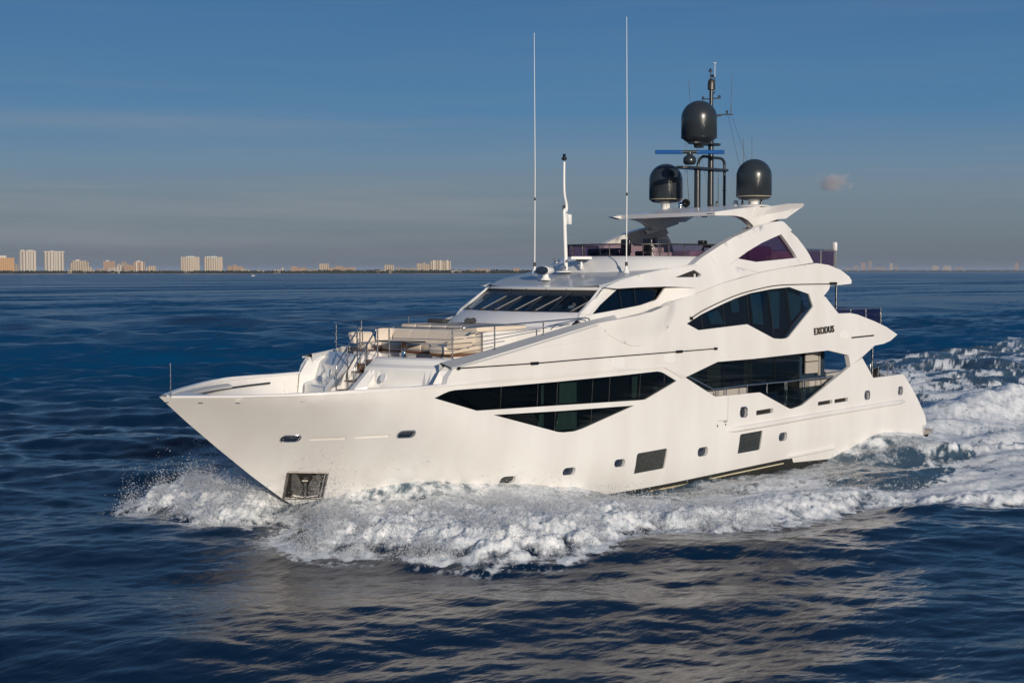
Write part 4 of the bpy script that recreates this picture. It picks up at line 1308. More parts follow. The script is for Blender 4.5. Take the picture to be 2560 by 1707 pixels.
mb = MB(); mb.tube([(XA, 0, zA0), (XA, 0, zA1)], .14, n=18); mb.tube([(XA + .02, -.0, zA1 - .1), (XA + .02, 0, zA1 + .1), (XA + .15, 0, zA1 + .35), (XA + .40, 0, zA1 + .48), (Xm, 0, zA1 + .48)], .065, n=12)
mb.build('mast_leg', MAST, mast)
XC = mY((862, 1300), 0)[0]
mb = MB(); mb.tube(rounded([(Xm, 0, zA1 + .46), (XC - .02, 0, zA1 + .46), (XC, 0, zA1 - .1), (XC, 0, zA0)], .35, 6), .062, n=12)
mb.tube([(XC - .13, 0, mY((862, 1330), 0)[1]), (XC + .13, 0, mY((862, 1330), 0)[1])], .02, n=6)
mb.build('mast_leg', MAST, mast)
# platforms: rounded plates
def plate(name, x0, x1, y0, y1, z, t, parent=mast):
    mb = MB(); mb.rbox((x0, y0, z - t), (x1, y1, z), min(.25, (y1 - y0) / 2.3))
    return mb.build(name, MAST, parent)
zl = mY((640, 1125), 0)[1]
def bar_plate(a, b, w, z, t, name):
    mb = MB(); n = 10; ring = []
    for k in range(n + 1): ang = math.pi / 2 + math.pi * k / n; ring.append((a + w * math.cos(ang), w * math.sin(ang)))
    for k in range(n + 1): ang = -math.pi / 2 + math.pi * k / n; ring.append((b + w * math.cos(ang), w * math.sin(ang)))
    mb.loft([[(x, y, z - t) for x, y in ring], [(x, y, z) for x, y in ring]], closed=True, caps=True, smooth=False)
    return mb.build(name, MAST, mast)
bar_plate(mY((480, 1120), 0)[0], mY((830, 1140), 0)[0], .34, zl + .03, .09, 'radar_shelf')
zu = mY((670, 895), 0)[1]
bar_plate(mY((590, 890), 0)[0], mY((760, 905), 0)[0], .32, zu + .04, .08, 'dome_shelf')
mb = MB(); mb.lathe([(.6, 0), (.55, -.05), (.25, -.12), (.2, -.3)], (xt, 0, zt + .02), n=24); mb.build('dome_mount', MAST, mast)
# radar scanner
xr_, zr_ = mY((538, 1090), 0)
mb = MB(); mb.lathe([(.16, 0), (.24, .03), (.29, .15), (.27, .30), (.18, .38), (.12, .42), (.12, .5)], (xr_, 0, zr_), n=24)
sc = mb.build('radar_motor', DOME, yacht)
zb_r = mY((540, 972), 0)[1]
dirn = Vector((_r[0], _r[1], 0))
ax = Vector((math.cos(R(-30)), math.sin(R(-30)), 0))
# blade: turned so that it lies across the sight line of the survey, as in the photograph
L1 = Vector((*mY((207, 974), 0), 0)); 
c0 = Vector((xr_, 0, zb_r))
mb = MB()
for s, ln in ((1, 1.50), (-1, 1.50)):
    a = c0 + dirn * (.30 * s); b = c0 + dirn * (ln * s)
    up_ = Vector((0, 0, .085)); dp = _fw; dpv = Vector((dp[0], dp[1], 0)).normalized() * .07
    mb.loft([[tuple(p + dpv * cx + up_ * cz) for cx, cz in ((-1, -.7), (-.7, -1), (.7, -1), (1, -.7), (1, .7), (.7, 1), (-.7, 1), (-1, .7))] for p in (a, b)], closed=True, caps=True, smooth=False)
mb.build('scanner_blade', BLUE, sc)
mb = MB(); mb.tube([tuple(c0 - dirn * .42), tuple(c0 + dirn * .42)], .075, n=8); mb.tube([tuple(c0 - Vector((0, 0, .1))), tuple(c0)], .1, n=12)
mb.build('scanner_hub', MAST, sc)
# mast head
zz = lambda y: mY((730, y), 0)[1]
mb = MB()
mb.lathe([(.16, zz(390)), (.16, zz(340)), (.14, zz(305)), (.08, zz(290)), (0, zz(286))], (Xm, 0, 0), n=20)
mb.build('mast_head_light', STEELD, mast)
mb = MB()
mb.tube([(Xm - .05, 0, zz(300)), (Xm - .07, 0, zz(225))], .025, n=8); mb.lathe([(.09, 0), (.09, .04), (.05, .05), (.03, .14), (0, .15)], (Xm - .07, 0, zz(222)), n=14)
mb.tube(rounded([(Xm, 0, zz(440)), (Xm + .18, 0, zz(425)), (Xm + .25, 0, zz(400)), (Xm + .25, 0, zz(268)), (Xm + .03, 0, zz(268))], .08), .022, n=8)
mb.tube([(Xm, 0, zz(385)), (Xm + .25, 0, zz(385))], .02, n=6)
mb.box((Xm + .02, -.05, zz(270)), (Xm + .12, .05, zz(248)))
mb.build('wind_bracket', MAST, mast)
mb = MB(); mb.tube([(Xm + .25, 0, zz(268)), (Xm + .25, 0, zz(145))], .012, n=6); mb.tube([(Xm + .15, 0, zz(130)), (Xm + .25, 0, zz(140)), (Xm + .34, 0, zz(130))], .02, n=6)
mb.build('wind_sensor', PLASTIC, mast)
mb = MB(); P_ = Vector((Xm, 0, zz(473)))
mb.tube([tuple(P_ - dirn * .42 - Vector((0, 0, .03))), tuple(P_ + dirn * .42 + Vector((0, 0, .03)))], .028, n=8)
for t in (-.36, .36): mb.lathe([(.06, 0), (.06, .05), (.04, .06), (.04, .1), (.06, .11), (0, .12)], tuple(P_ + dirn * t + Vector((0, 0, t * .08))), n=12)
mb.build('cross_arm', MAST, mast)
# aft bracket with small antenna
zq = mY((790, 650), 0)[1]
mb = MB()
q0 = Vector((Xm, 0, zq)); q1 = q0 + dirn * .55 + Vector((0, 0, .1)); q2 = q0 + dirn * .95 + Vector((0, 0, .1))
mb.tube([tuple(q0 + Vector((0, 0, -.06))), tuple(q1), tuple(q2)], .03, n=8); mb.tube([tuple(q0 + Vector((0, 0, .08))), tuple(q1)], .02, n=6)
br = mb.build('aft_bracket', MAST, mast)
mb = MB(); a = q0 + dirn * .88 + Vector((0, 0, .1)); mb.tube([tuple(a), tuple(a + Vector((0, 0, .35)))], .022, n=6); mb.tube([tuple(a + Vector((0, 0, .3))), tuple(a + dirn * .03 + Vector((0, 0, 1.75)))], .012, n=5)
b_ = q0 + dirn * .70 + Vector((0, 0, .1)); mb.lathe([(.03, 0), (.03, .1), (.05, .12), (.05, .17), (0, .18)], tuple(b_), n=10)
mb.build('small_whip', STEELD, br)
# thin whips and stays
mb = MB()
def thin(p, q, y, r=.010): a = PY(K('m', p)[0], y); b = PY(K('m', q)[0], y); mb.tube([tuple(a), tuple(b)], r, n=5)
thin((541, 510), (531, 300), .2); thin((1042, 1140), (1040, 840), -1.0); thin((1119, 1040), (1119, 838), -2.0)
mb.build('whip', STEELD, yacht)
mb = MB()
thin((897, 635), (1010, 1130), -.3, .006); thin((940, 655), (1070, 1050), -.3, .006); thin((497, 1130), (470, 1420), .3, .006); thin((512, 1140), (532, 1440), .3, .012)
thin((498, 880), (500, 960), .1, .006); thin((515, 880), (510, 960), .1, .006); thin((650, 1030), (705, 1300), -.1, .006); thin((805, 1155), (803, 1480), -.2, .012); thin((610, 900), (612, 1000), -.1, .006)
mb.build('stay', STEELD, mast)
# horn, small domes and fins on the hardtop
p = PY(K('m', (500, 1450))[0], 1.3)
mb = MB(); rot = Matrix.Rotation(R(-60), 3, 'Y')
aim = Vector((-.7, -.7, 0))
rotm = aim.to_track_quat('Z', 'Y').to_matrix()
mb.lathe([(.05, -.25), (.06, 0), (.10, .12), (.19, .2), (.17, .2), (.08, .1), (0, .05)], tuple(p), n=20, rot=rotm); mb.tube([tuple(p), tuple(Vector(p) - Vector((0, 0, .25)))], .04)
mb.build('horn', BLACK, yacht)
for pt, y, m_ in (((450, 1470), 1.2, CHROME), ((968, 1455), -1.5, PLASTIC)):
    p = PY(K('m', pt)[0], y); mb = MB(); mb.lathe([(.10, -.12), (.12, 0), (.1, .1), (.05, .15), (0, .16)], tuple(p), n=16); mb.build('camera_dome', m_, yacht)
for pt, y in (((790, 1460), -.6), ((1030, 1450), -1.9), ((1098, 1450), -2.1), ((1205, 1440), -2.6)):
    p = PY(K('m', pt)[0], y); mb = MB(); mb.lathe([(.05, -.15), (.05, .02), (.03, .12), (0, .17)], tuple(p), n=10); mb.build('stub_antenna', MAST, yacht)

# ---- tall whips, camera pole, searchlight, horns and flat antenna on the wheelhouse roof
for s in (-1, 1):
    y = 2.52 * s; x = 18.9; z0 = zr(x) + .03
    mb = MB(); mb.tube([(x, y, z0 + .30), (x + .02, y, z0 + 4.2), (x + .05 - .09, y, z0 + 9.85)], .026, n=8, r2=.010)
    wp_ = mb.build('whip_antenna', PLASTIC, yacht)
    mb = MB(); mb.lathe([(.15, 0), (.13, .02), (.045, .22), (.045, .3)], (x, y, z0), n=16); mb.build('base', PLASTIC, wp_)
    mb = MB(); mb.lathe([(.05, .28), (.055, .3), (.055, .42), (.035, .44)], (x, y, z0), n=12); mb.build('ferrule', BLACK, wp_)
    mb = MB(); mb.lathe([(.034, 3.0), (.036, 3.02), (.036, 3.1), (.034, 3.12)], (x + .014, y, z0), n=10); mb.build('band', BLACK, wp_)
q = [PY(p, .35) for p in K('c4', (103, 692), (93, 370), (90, 255)) + K('d', (1300, 485), (1301, 470), (1296, 440), (1296, 372))]
mb = MB(); mb.tube(spline([tuple(a) for a in q], 4), .085, n=12, r2=.045)
cp = mb.build('camera_pole', PLASTIC, yacht)
a = PY(K('c4', (108, 320))[0], .35)
mb = MB(); mb.rbox((a[0] - .08, .15, a[2] - .20), (a[0] + .10, .36, a[2] + .20), .03); mb.rbox((a[0] - .16, .3, a[2] - .2), (a[0] + .06, .45, a[2] - .17), .01); mb.rbox((a[0] - .16, .3, a[2] + .2), (a[0] + .06, .45, a[2] + .23), .01)
mb.build('junction_box', PLASTIC, cp)
a = PY(K('c4', (92, 250))[0], .45)
mb = MB(); mb.tube([(a[0] - .06, .45, a[2] - .1), (a[0] - .06, .45, a[2] + .18)], .04, n=10); mb.tube([(a[0] + .06, .5, a[2] - .1), (a[0] + .06, .5, a[2] + .18)], .04, n=10); mb.build('lamp', BLACK, cp)
a = PY(K('d', (1296, 366))[0], .35)
mb = MB(); mb.lathe([(.05, -.05), (.11, 0), (.11, .05), (.06, .08), (.06, .2), (0, .22)], tuple(a), n=14); mb.build('pole_head', BLACK, cp)
# searchlight
p = PY(K('c3', (970, 205))[0], .2); h_ = PY(K('c3', (950, 138))[0], .2)
mb = MB(); mb.lathe([(.22, -.05), (.20, 0), (.13, .06), (.12, .22), (.16, .3)], (p[0], p[1], p[2] - .02), n=20)
sl_ = mb.build('searchlight', PLASTIC, yacht)
aim = Vector((-.93, -.30, 0.0)).normalized(); rotm = aim.to_track_quat('Z', 'Y').to_matrix()
hc = Vector((p[0], p[1], h_[2] + .02))
mb = MB()
rings = []
for r_, h2 in ((.0, -.42), (.10, -.40), (.17, -.28), (.20, -.05), (.21, .25), (.20, .32), (.18, .33), (.17, .28), (0, .26)):
    rings.append([tuple(hc + rotm @ Vector((r_ * 1.45 * math.cos(a), r_ * .85 * math.sin(a), h2))) for a in np.linspace(0, 2 * math.pi, 29)[:-1]])
mb.loft(rings, closed=True, smooth=True)
mb.build('lamp_housing', PLASTIC, sl_)
mb = MB(); rings = []
for r_, h2 in ((.205, .318), (.20, .345), (.17, .35), (0, .35)):
    rings.append([tuple(hc + rotm @ Vector((r_ * 1.38 * math.cos(a), r_ * .82 * math.sin(a), h2))) for a in np.linspace(0, 2 * math.pi, 29)[:-1]])
mb.loft(rings, closed=True, smooth=True); mb.build('lens', LENS, sl_)
# trumpets
p = PY(K('c3', (1110, 145))[0], .35)
mb = MB(); mb.lathe([(.34, 0), (.32, .05), (0, .06)], (p[0] + .1, .3, p[2] - .02), n=24)
hn = mb.build('trumpet_base', PLASTIC, yacht)
for dx, dy, dz in ((-.02, -.1, .14), (.25, .12, .14), (-.2, .35, .15), (-.12, .2, .42)):
    mb = MB(); c_ = Vector((p[0] + dx, .3 + dy, p[2] + dz)); rotm = Vector((-.8, -.6, 0)).to_track_quat('Z', 'Y').to_matrix()
    mb.lathe([(.03, -.45), (.035, 0), (.06, .1), (.11, .15), (.12, .155), (.05, .08), (0, .05)], tuple(c_), n=18, rot=rotm)
    mb.lathe([(0, -.6), (.07, -.58), (.09, -.5), (.07, -.42), (0, -.4)], tuple(c_), n=14, rot=rotm)
    mb.build('trumpet', CHROME, hn)
p = PY(K('e1', (312, 1075))[0], -.35); h_ = PY(K('e1', (300, 915))[0], -.35)
mb = MB(); mb.tube([tuple(p), tuple(Vector((p[0], p[1], h_[2] - .08)))], .045, n=10); mb.tube([(p[0] + .12, p[1], p[2]), (p[0] + .03, p[1], p[2] + .28)], .02, n=6)
fa = mb.build('flat_antenna', PLASTIC, yacht)
c_ = Vector((p[0], p[1], h_[2]))
for nm, w, d, z0, z1, m_ in (('antenna_case', .42, .26, -.05, .07, PLASTIC), ('antenna_base', .22, .16, -.12, -.05, BLACK)):
    mb = MB()
    dv = Vector((-_r[1], _r[0], 0))
    mb.loft([[tuple(c_ + dirn * sx_ * (w if k else w * .9) * kk + dv * sy_ * d * kk + Vector((0, 0, z))) for sx_, sy_ in ((-1, -1), (1, -1), (1, 1), (-1, 1))] for k, (z, kk) in enumerate(((z0, .93), (z0 + .02, 1.0), (z1 - .03, .98), (z1, .88)))], closed=True, caps=True, smooth=False)
    mb.build(nm, m_, fa)

# ---- aft rails with purple glass on the two upper decks
def aft_rail(xa, xb, hw, z0, z1, label_posts):
    xs_ = [(xa, -hw)] + [(x, -hw) for x in np.linspace(xa, xb, label_posts)[1:-1]] + [(xb, -hw), (xb + .15, -hw * .4), (xb + .15, hw * .4), (xb, hw)] + [(x, hw) for x in np.linspace(xb, xa, label_posts)[1:]]
    mb = MB(); mb.loft([[(x, y, z0 + .03) for x, y in xs_], [(x, y, z1 - .05) for x, y in xs_]], smooth=False)
    g = mb.build('aft_glass', GLASSP, yacht)
    mb = MB(); mb.tube([(x, y, z1) for x, y in xs_], .028, n=8); mb.build('aft_rail', STEEL, g)
    for x, y in xs_:
        mb = MB(); mb.tube([(x, y, z0 - .25), (x, y, z1)], .024, n=8); mb.tube([(x + .08, y, z0 - .25), (x + .08, y, z1 - .03)], .018, n=8); mb.build('rail_post', STEEL, g)
aft_rail(29.9, 32.05, 3.35, 8.45, 9.22, 3)
aft_rail(31.9, 35.75, 3.5, 5.8, 6.55, 4)
for s in (-1, 1):
    a = PY(K('e2', (1478, 900))[0], -3.35); b = PY(K('e2', (1478, 600))[0], -3.35)
    mb = MB()
    mb.tube([(32.2, s * 3.35, 8.2), (32.2, s * 3.35, b[2])], .035, n=8)
    da = mb.build('dome_antenna_post', STEEL, yacht)
    mb = MB(); mb.rbox((32.0, s * 3.35 - .13, b[2] - .36), (32.16, s * 3.35 + .11, b[2] + .04), .07); mb.build('dome_antenna', PLASTIC, da)
mb = MB(); mb.rbox((30.3, -2.4, 8.5), (31.2, -.6, 9.05), .1); mb.rbox((31.1, -2.4, 8.5), (31.4, 2.4, 9.2), .1); mb.build('aft_sofa', MAUVE, yacht)
mb = MB(); mb.rbox((33.6, -2.6, 5.2), (34.8, 2.6, 5.7), .1); mb.rbox((34.7, -2.6, 5.2), (35.1, 2.6, 6.25), .1); mb.build('aft_sofa', MAUVE, yacht)
mb = MB(); mb.tube([(31.5, -2.5, 5.2), (31.5, -2.5, 6.9)], .02); mb.tube([(31.9, -2.5, 5.2), (31.9, -2.5, 6.9)], .02)
for z in (5.7, 6.1, 6.5, 6.9): mb.tube([(31.5, -2.5, z), (31.9, -2.5, z)], .014)
mb.build('ladder', STEEL, yacht)

# ================================================================== things lying about on the yacht, and the helmsman
mb = MB(); mb.rbox((12.55, 1.05, 6.31), (12.85, 1.95, 6.47), .04)
tag(mb.build('folded_towel', TOWEL), 'dark folded towel bundle lying flat on the grey sun pad of the foredeck', 'towel', 'towels on the sun pad')
for i, (dx, lab) in enumerate(((0, 'rolled charcoal towel, the nearer of two rolls side by side on the sun pad'), (.24, 'rolled charcoal towel, the roll behind its twin nearer the windscreen on the sun pad'))):
    c_ = Vector((13.0 + dx, .15 - dx * .1, 6.31 + .105))
    rotm = Vector((-.75, -.66, 0)).to_track_quat('Z', 'Y').to_matrix()
    mb = MB(); mb.lathe([(0, -.22), (.05, -.225), (.055, -.215), (.09, -.22), (.11, -.20), (.113, 0), (.11, .20), (.09, .22), (.07, .21), (.06, .225), (.04, .21), (0, .22)], tuple(c_), n=20, rot=rotm)
    tag(mb.build('rolled_towel', TOWEL), lab, 'towel', 'towels on the sun pad')

SKIN = mat('skin', (0.45, 0.25, 0.17), 0.55); SHIRT = mat('grey_shirt', (0.42, 0.45, 0.44), 0.85); HAIR = mat('grey_hair', (0.28, 0.25, 0.21), 0.8); TROUS = mat('dark_trousers', (0.03, 0.035, 0.045), 0.85)
def person(px, py, pz, face, label):
    """standing figure, hands forward on the console; pz = floor; face = direction in degrees"""
    J = dict(pelvis=(0, 0, .95), waist=(0, 0, 1.12), chest=(.02, 0, 1.34), neck=(.02, 0, 1.50), head0=(.04, 0, 1.58), head1=(.05, 0, 1.72))
    verts = [J['pelvis'], J['waist'], J['chest'], J['neck'], J['head0'], J['head1']]
    rad = [(.15, .19), (.13, .16), (.13, .20), (.055, .055), (.085, .075), (.085, .08)]
    edges = [(0, 1), (1, 2), (2, 3), (3, 4), (4, 5)]
    def chain(root, pts, rs):
        k = root
        for p, r in zip(pts, rs):
            verts.append(p); rad.append((r, r)); edges.append((k, len(verts) - 1)); k = len(verts) - 1
        return k
    for s in (-1, 1):
        chain(0, [(0, s * .10, .85), (.03, s * .11, .48), (0, s * .11, .08), (.14, s * .12, .04)], [.10, .062, .045, .04])
        k = chain(2, [(.02, s * .20, 1.42), (.08, s * .25, 1.14), (.34, s * .18, 1.08), (.41, s * .17, 1.08)], [.062, .046, .034, .03])
        for f in range(4): chain(k, [(.45, s * (.14 + .022 * f), 1.08), (.49 - .01 * abs(f - 1.5), s * (.14 + .022 * f), 1.055)], [.010, .008])
        chain(k, [(.43, s * .12, 1.08), (.46, s * .11, 1.06)], [.011, .009])
    me = bpy.data.meshes.new('person'); me.from_pydata(verts, edges, [])
    o = bpy.data.objects.new('tmp_person', me); COL.objects.link(o)
    md = o.modifiers.new('s', 'SKIN'); sv = me.skin_vertices[0].data
    for i, r in enumerate(rad): sv[i].radius = r
    sv[0].use_root = True
    o.modifiers.new('u', 'SUBSURF').levels = 2
    bpy.context.view_layer.update()
    m2 = bpy.data.meshes.new_from_object(o.evaluated_get(bpy.context.evaluated_depsgraph_get()))
    bpy.data.objects.remove(o)
    M_ = Matrix.Translation((px, py, pz)) @ Matrix.Rotation(R(face), 4, 'Z')
    m2.materials.clear()
    for m_ in (SKIN, SHIRT, TROUS): m2.materials.append(m_)
    for p in m2.polygons:
        c = p.center; p.use_smooth = True
        p.material_index = 0 if (c.z > 1.47 or c.x > .30) and c.z > .2 else (2 if c.z < .98 else 1)
    m2.transform(M_)
    body = bpy.data.objects.new('person', m2); COL.objects.link(body)
    tag(body, label, 'person')
    mb = MB()
    mb.lathe([(.0, .14), (.06, .13), (.095, .08), (.102, .02), (.095, -.05), (.07, -.08)], (-.012, 0, 1.67), n=18)
    V = [tuple(M_ @ Vector(v)) for v in mb.v if True]
    mb.v = V; hair = mb.build('hair', HAIR, body)
    mb = MB()
    for s in (-1, 1):
        mb.lathe([(0, -.012), (.012, 0), (0, .012)], (.13, s * .034, 1.66), n=8)
    mb.v = [tuple(M_ @ Vector(v)) for v in mb.v]; mb.build('eyes', BLACK, body)
    mb = MB(); mb.add([(.13, -.015, 1.61), (.13, .015, 1.61), (.16, 0, 1.615), (.128, 0, 1.665)], [(0, 1, 2), (0, 2, 3), (2, 1, 3)]); mb.v = [tuple(M_ @ Vector(v)) for v in mb.v]
    mb.build('nose', SKIN, body)
    return body
hp = PX(K('c3', (1232, 400))[0], 16.95)
person(16.95, float(hp[1]), float(hp[2]) - 1.70, 200, 'person in a grey shirt standing at the helm behind the windscreen')

# ================================================================== distant shore
def shore_pt(px, D):
    """ground point under image column px of the survey, at distance D"""
    d = ray(px, 679); k = D / math.hypot(d[0], d[1])
    return Vector((_c[0] + d[0] * k, _c[1] + d[1] * k, 0))
def bmat(name, c, c2, sx_, sz_, wf=0.45):
    """facade: window bays and floor lines (real metres) on a painted wall"""
    m = bpy.data.materials.new(name); m.use_nodes = True
    n, l = m.node_tree.nodes, m.node_tree.links; b = n['Principled BSDF']; b.inputs['Roughness'].default_value = .7; c = tuple(v + (sum(c) / 3 - v) * .1 for v in c)
    t = n.new('ShaderNodeTexCoord'); s_ = n.new('ShaderNodeSeparateXYZ'); l.new(t.outputs['UV'], s_.inputs[0])
    def frac(sock, per, duty):
        a = n.new('ShaderNodeMath'); a.operation = 'DIVIDE'; l.new(sock, a.inputs[0]); a.inputs[1].default_value = per
        f = n.new('ShaderNodeMath'); f.operation = 'FRACT'; l.new(a.outputs[0], f.inputs[0])
        g = n.new('ShaderNodeMath'); g.operation = 'LESS_THAN'; l.new(f.outputs[0], g.inputs[0]); g.inputs[1].default_value = duty
        return g.outputs[0]
    u = frac(s_.outputs['X'], sx_, wf); v = frac(s_.outputs['Y'], sz_, .62)
    mu = n.new('ShaderNodeMath'); mu.operation = 'MULTIPLY'; l.new(u, mu.inputs[0]); l.new(v, mu.inputs[1])
    mxx = n.new('ShaderNodeMix'); mxx.data_type = 'RGBA'; l.new(mu.outputs[0], mxx.inputs['Factor']); mxx.inputs['A'].default_value = (*c, 1); mxx.inputs['B'].default_value = (*c2, 1)
    l.new(mxx.outputs['Result'], b.inputs['Base Color'])
    return m
def desat(c, k=.22): g = sum(c) / 3; return tuple(v + (g - v) * k for v in c)
FAC = dict(cream=bmat('facade_cream', (.46, .37, .26), (.05, .045, .045), 9, 3.3, .55), ochre=bmat('facade_ochre', (.50, .28, .11), (.20, .12, .06), 7, 3.4, .4),
           white=bmat('facade_white', (.50, .44, .36), (.04, .04, .05), 11, 3.2, .66), tan=bmat('facade_tan', (.38, .25, .16), (.07, .055, .05), 8, 3.4, .5),
           grey=bmat('facade_grey', (.30, .25, .20), (.06, .055, .055), 10, 3.4, .5))
RIB = mat('rib_white', (.52, .47, .40), .7); ROOFG = mat('roof_pale', (.42, .50, .50), .7); TREE = mat('shore_foliage', (.022, .030, .018), .9, noise=(.05, (.05, .055, .035), (1, 1, 1)))
def building(px0, px1, top, style, label, D=6000, depth=25, ribs=0, base=683.5, name='apartment_building', roofbits=(), group='buildings along the far shore', steps=None, roofm=None):
    a = shore_pt(px0, D); b = shore_pt(px1, D)
    h = (679 - top) / F * D * 1.0 + CAM[2]
    u = (b - a).normalized(); nrm = Vector((u.y, -u.x, 0))
    if nrm.dot(Vector(CAM) - a) < 0: nrm = -nrm
    o = empty(name, tuple((a + b) / 2), label, 'building', group)
    def blk(mbx, s0, s1, z0, z1, d0=0, d1=depth):
        P = [a + u * s0 - nrm * d0, a + u * s1 - nrm * d0, a + u * s1 - nrm * d1, a + u * s0 - nrm * d1]
        V = [(p.x, p.y, z0) for p in P] + [(p.x, p.y, z1) for p in P]
        mbx.add(V, [(0, 1, 5, 4), (1, 2, 6, 5), (2, 3, 7, 6), (3, 0, 4, 7), (4, 5, 6, 7)])
    Wd = (b - a).length
    mb = MB()
    if steps:
        for f0, f1, hf in steps: blk(mb, Wd * f0, Wd * f1, 0, h * hf, d0=random.uniform(0, 6))
    else: blk(mb, 0, Wd, 0, h)
    w = mb.build('wall', FAC[style], o, recalc=False)
    me = w.data; uv = me.uv_layers.new(name='UVMap')
    for p in me.polygons:
        for li in p.loop_indices:
            co_ = me.vertices[me.loops[li].vertex_index].co
            q = Vector((co_.x, co_.y, 0)) - a
            uv.data[li].uv = (q.dot(u) + q.dot(nrm) * .9 + 300, co_.z) if abs(p.normal.z) < .5 else (3.2 * 0 + 8.9, 3.2)
    for k in range(ribs):
        mb = MB(); s_ = Wd * (k + .5) / ribs
        blk(mb, s_ - Wd / ribs * .13, s_ + Wd / ribs * .13, 0, h + 1.5, d0=-2.2, d1=-.02)
        mb.build('balcony_stack', RIB, o, recalc=False)
    for f0, f1, hh in roofbits:
        mb = MB(); blk(mb, Wd * f0, Wd * f1, h, h + hh, d0=5, d1=depth - 5)
        mb.build('roof_house', roofm or RIB, o, recalc=False)
    return o
sk = lambda x: x * .5102
building(-20, 36, 646.5, 'ochre', 'ochre yellow block cut by the left edge of the photo', roofbits=[(.2, .65, 9)])
building(36, 47, 662, 'grey', 'small grey green block between the ochre block and the first white tower')
building(49, 91, 630, 'white', 'leftmost tall white tower with dark vertical window strips', ribs=5, roofbits=[(.1, .3, 4), (.45, .85, 3.5)])
building(111, 161, 632, 'white', 'second tall white tower from the left with the overhanging roof line', ribs=6, roofbits=[(-.03, 1.03, 2.5), (.3, .5, 5)])
building(176, 222, 653, 'cream', 'broad cream block of middle height right of the two leftmost towers', roofbits=[(.3, .5, 5)], steps=[(0, .1, .85), (.1, .9, 1.0), (.9, 1, .9)])
building(207, 235, 667, 'cream', 'low cream terrace in front of the broad middle height block', D=5900, steps=[(0, .8, 1), (.8, 1, .6)])
building(240, 262, 672, 'grey', 'low grey row before the cluster with the pink block')
building(259, 289, 654, 'tan', 'tan block at the left end of the mixed cluster', roofbits=[(.2, .45, 4)])
building(268, 304, 667, 'white', 'low white stepped building in front of the mixed cluster', D=5900, steps=[(0, .4, .8), (.4, .7, .9), (.7, 1, 1.25)])
building(294, 324, 655, 'grey', 'grey stepped block in the middle of the mixed cluster', steps=[(0, .3, .85), (.3, .8, 1), (.8, 1, .8)])
building(309, 338, 663, 'tan', 'pinkish low block in front of the grey stepped one', D=5950)
building(335, 362, 655, 'tan', 'tan tower with a white front at the right of the mixed cluster', ribs=2, roofbits=[(.3, .6, 5)])
building(364, 390, 665, 'cream', 'low cream block ending the mixed cluster on the right', steps=[(0, .3, .8), (.3, 1, 1)])
building(452, 499, 643.5, 'cream', 'left one of the pair of ribbed twin towers standing alone', ribs=8, roofbits=[(.3, .75, 4)], roofm=ROOFG)
building(511, 557, 643.5, 'cream', 'right one of the pair of ribbed twin towers standing alone', ribs=8, roofbits=[(.1, .3, 3), (.35, .7, 4)], roofm=ROOFG)
building(569, 608, 664, 'tan', 'low pink tan hotel right of the twin towers', steps=[(0, .35, .95), (.35, .6, 1.1), (.6, 1, .9)])
building(600, 630, 672, 'cream', 'small cream villa right next to the pink tan hotel', D=5950, steps=[(0, .5, 1), (.5, .8, .8)])
building(682, 711, 671, 'white', 'small white building alone in the middle of the shore', steps=[(0, .75, .8), (.75, 1, 1.15)])
building(727, 767, 666, 'tan', 'tan low block left of the long hotel', steps=[(0, .4, 1), (.4, .8, .8), (.8, 1, .85)])
building(765, 796, 673, 'grey', 'long grey low row joining the tan block and the long hotel')
building(798, 822, 659, 'cream', 'cream tower that starts the long stepped hotel')
building(820, 889, 667, 'tan', 'long stepped tan hotel behind its cream tower', steps=[(0, .25, .85), (.25, .55, 1.12), (.55, .8, .88), (.8, 1, .92)])
building(961, 985, 662, 'cream', 'small cream block left of the large resort')
building(991, 1038, 668, 'grey', 'low white arcade row left of the large resort', steps=[(0, .3, 1), (.3, .7, .85), (.7, 1, .9)])
building(1041, 1080, 657, 'cream', 'cream stepped wing of the large resort', steps=[(0, .4, .95), (.4, .6, 1.05), (.6, 1, .9)])
building(1076, 1127, 651, 'cream', 'large pale resort block, tallest of the right group', steps=[(0, .12, .95), (.12, .45, 1), (.45, 1, .97)], ribs=3)
building(1190, 1226, 672, 'tan', 'tan low block on the shore just left of the wheelhouse roof')
building(1284, 1300, 670, 'tan', 'small domed looking tan block near the searchlight')
building(2153, 2164, 657, 'tan', 'brownish hazy tower far off behind the stern', D=24000, depth=40, group='hazy buildings on the right horizon')
building(2170, 2180, 652, 'grey', 'tallest hazy slab tower far off behind the stern', D=24000, depth=40, group='hazy buildings on the right horizon')
building(2133, 2147, 664, 'grey', 'low hazy block left of the brownish tower', D=24000, group='hazy buildings on the right horizon')
building(2112, 2128, 670, 'grey', 'lowest hazy block nearest to the stern', D=24000, group='hazy buildings on the right horizon')
building(2224, 2232, 658, 'cream', 'slim pale hazy tower at the right of the far group', D=24000, group='hazy buildings on the right horizon')
building(2236, 2246, 665, 'grey', 'short hazy block beside the slim pale tower', D=24000, group='hazy buildings on the right horizon')
building(2186, 2216, 668, 'grey', 'wide low hazy block in the middle of the far group', D=24000, group='hazy buildings on the right horizon')
building(2330, 2346, 665, 'cream', 'left one of two pale blocks in the right hand haze', D=25000, group='hazy buildings on the right horizon')
building(2358, 2378, 665, 'cream', 'right one of two pale blocks in the right hand haze', D=25000, group='hazy buildings on the right horizon')
building(2390, 2408, 668, 'grey', 'faint low block right of the two pale ones', D=25000, group='hazy buildings on the right horizon')
building(2537, 2546, 658, 'tan', 'lone faint tower near the right edge', D=25000, group='hazy buildings on the right horizon')
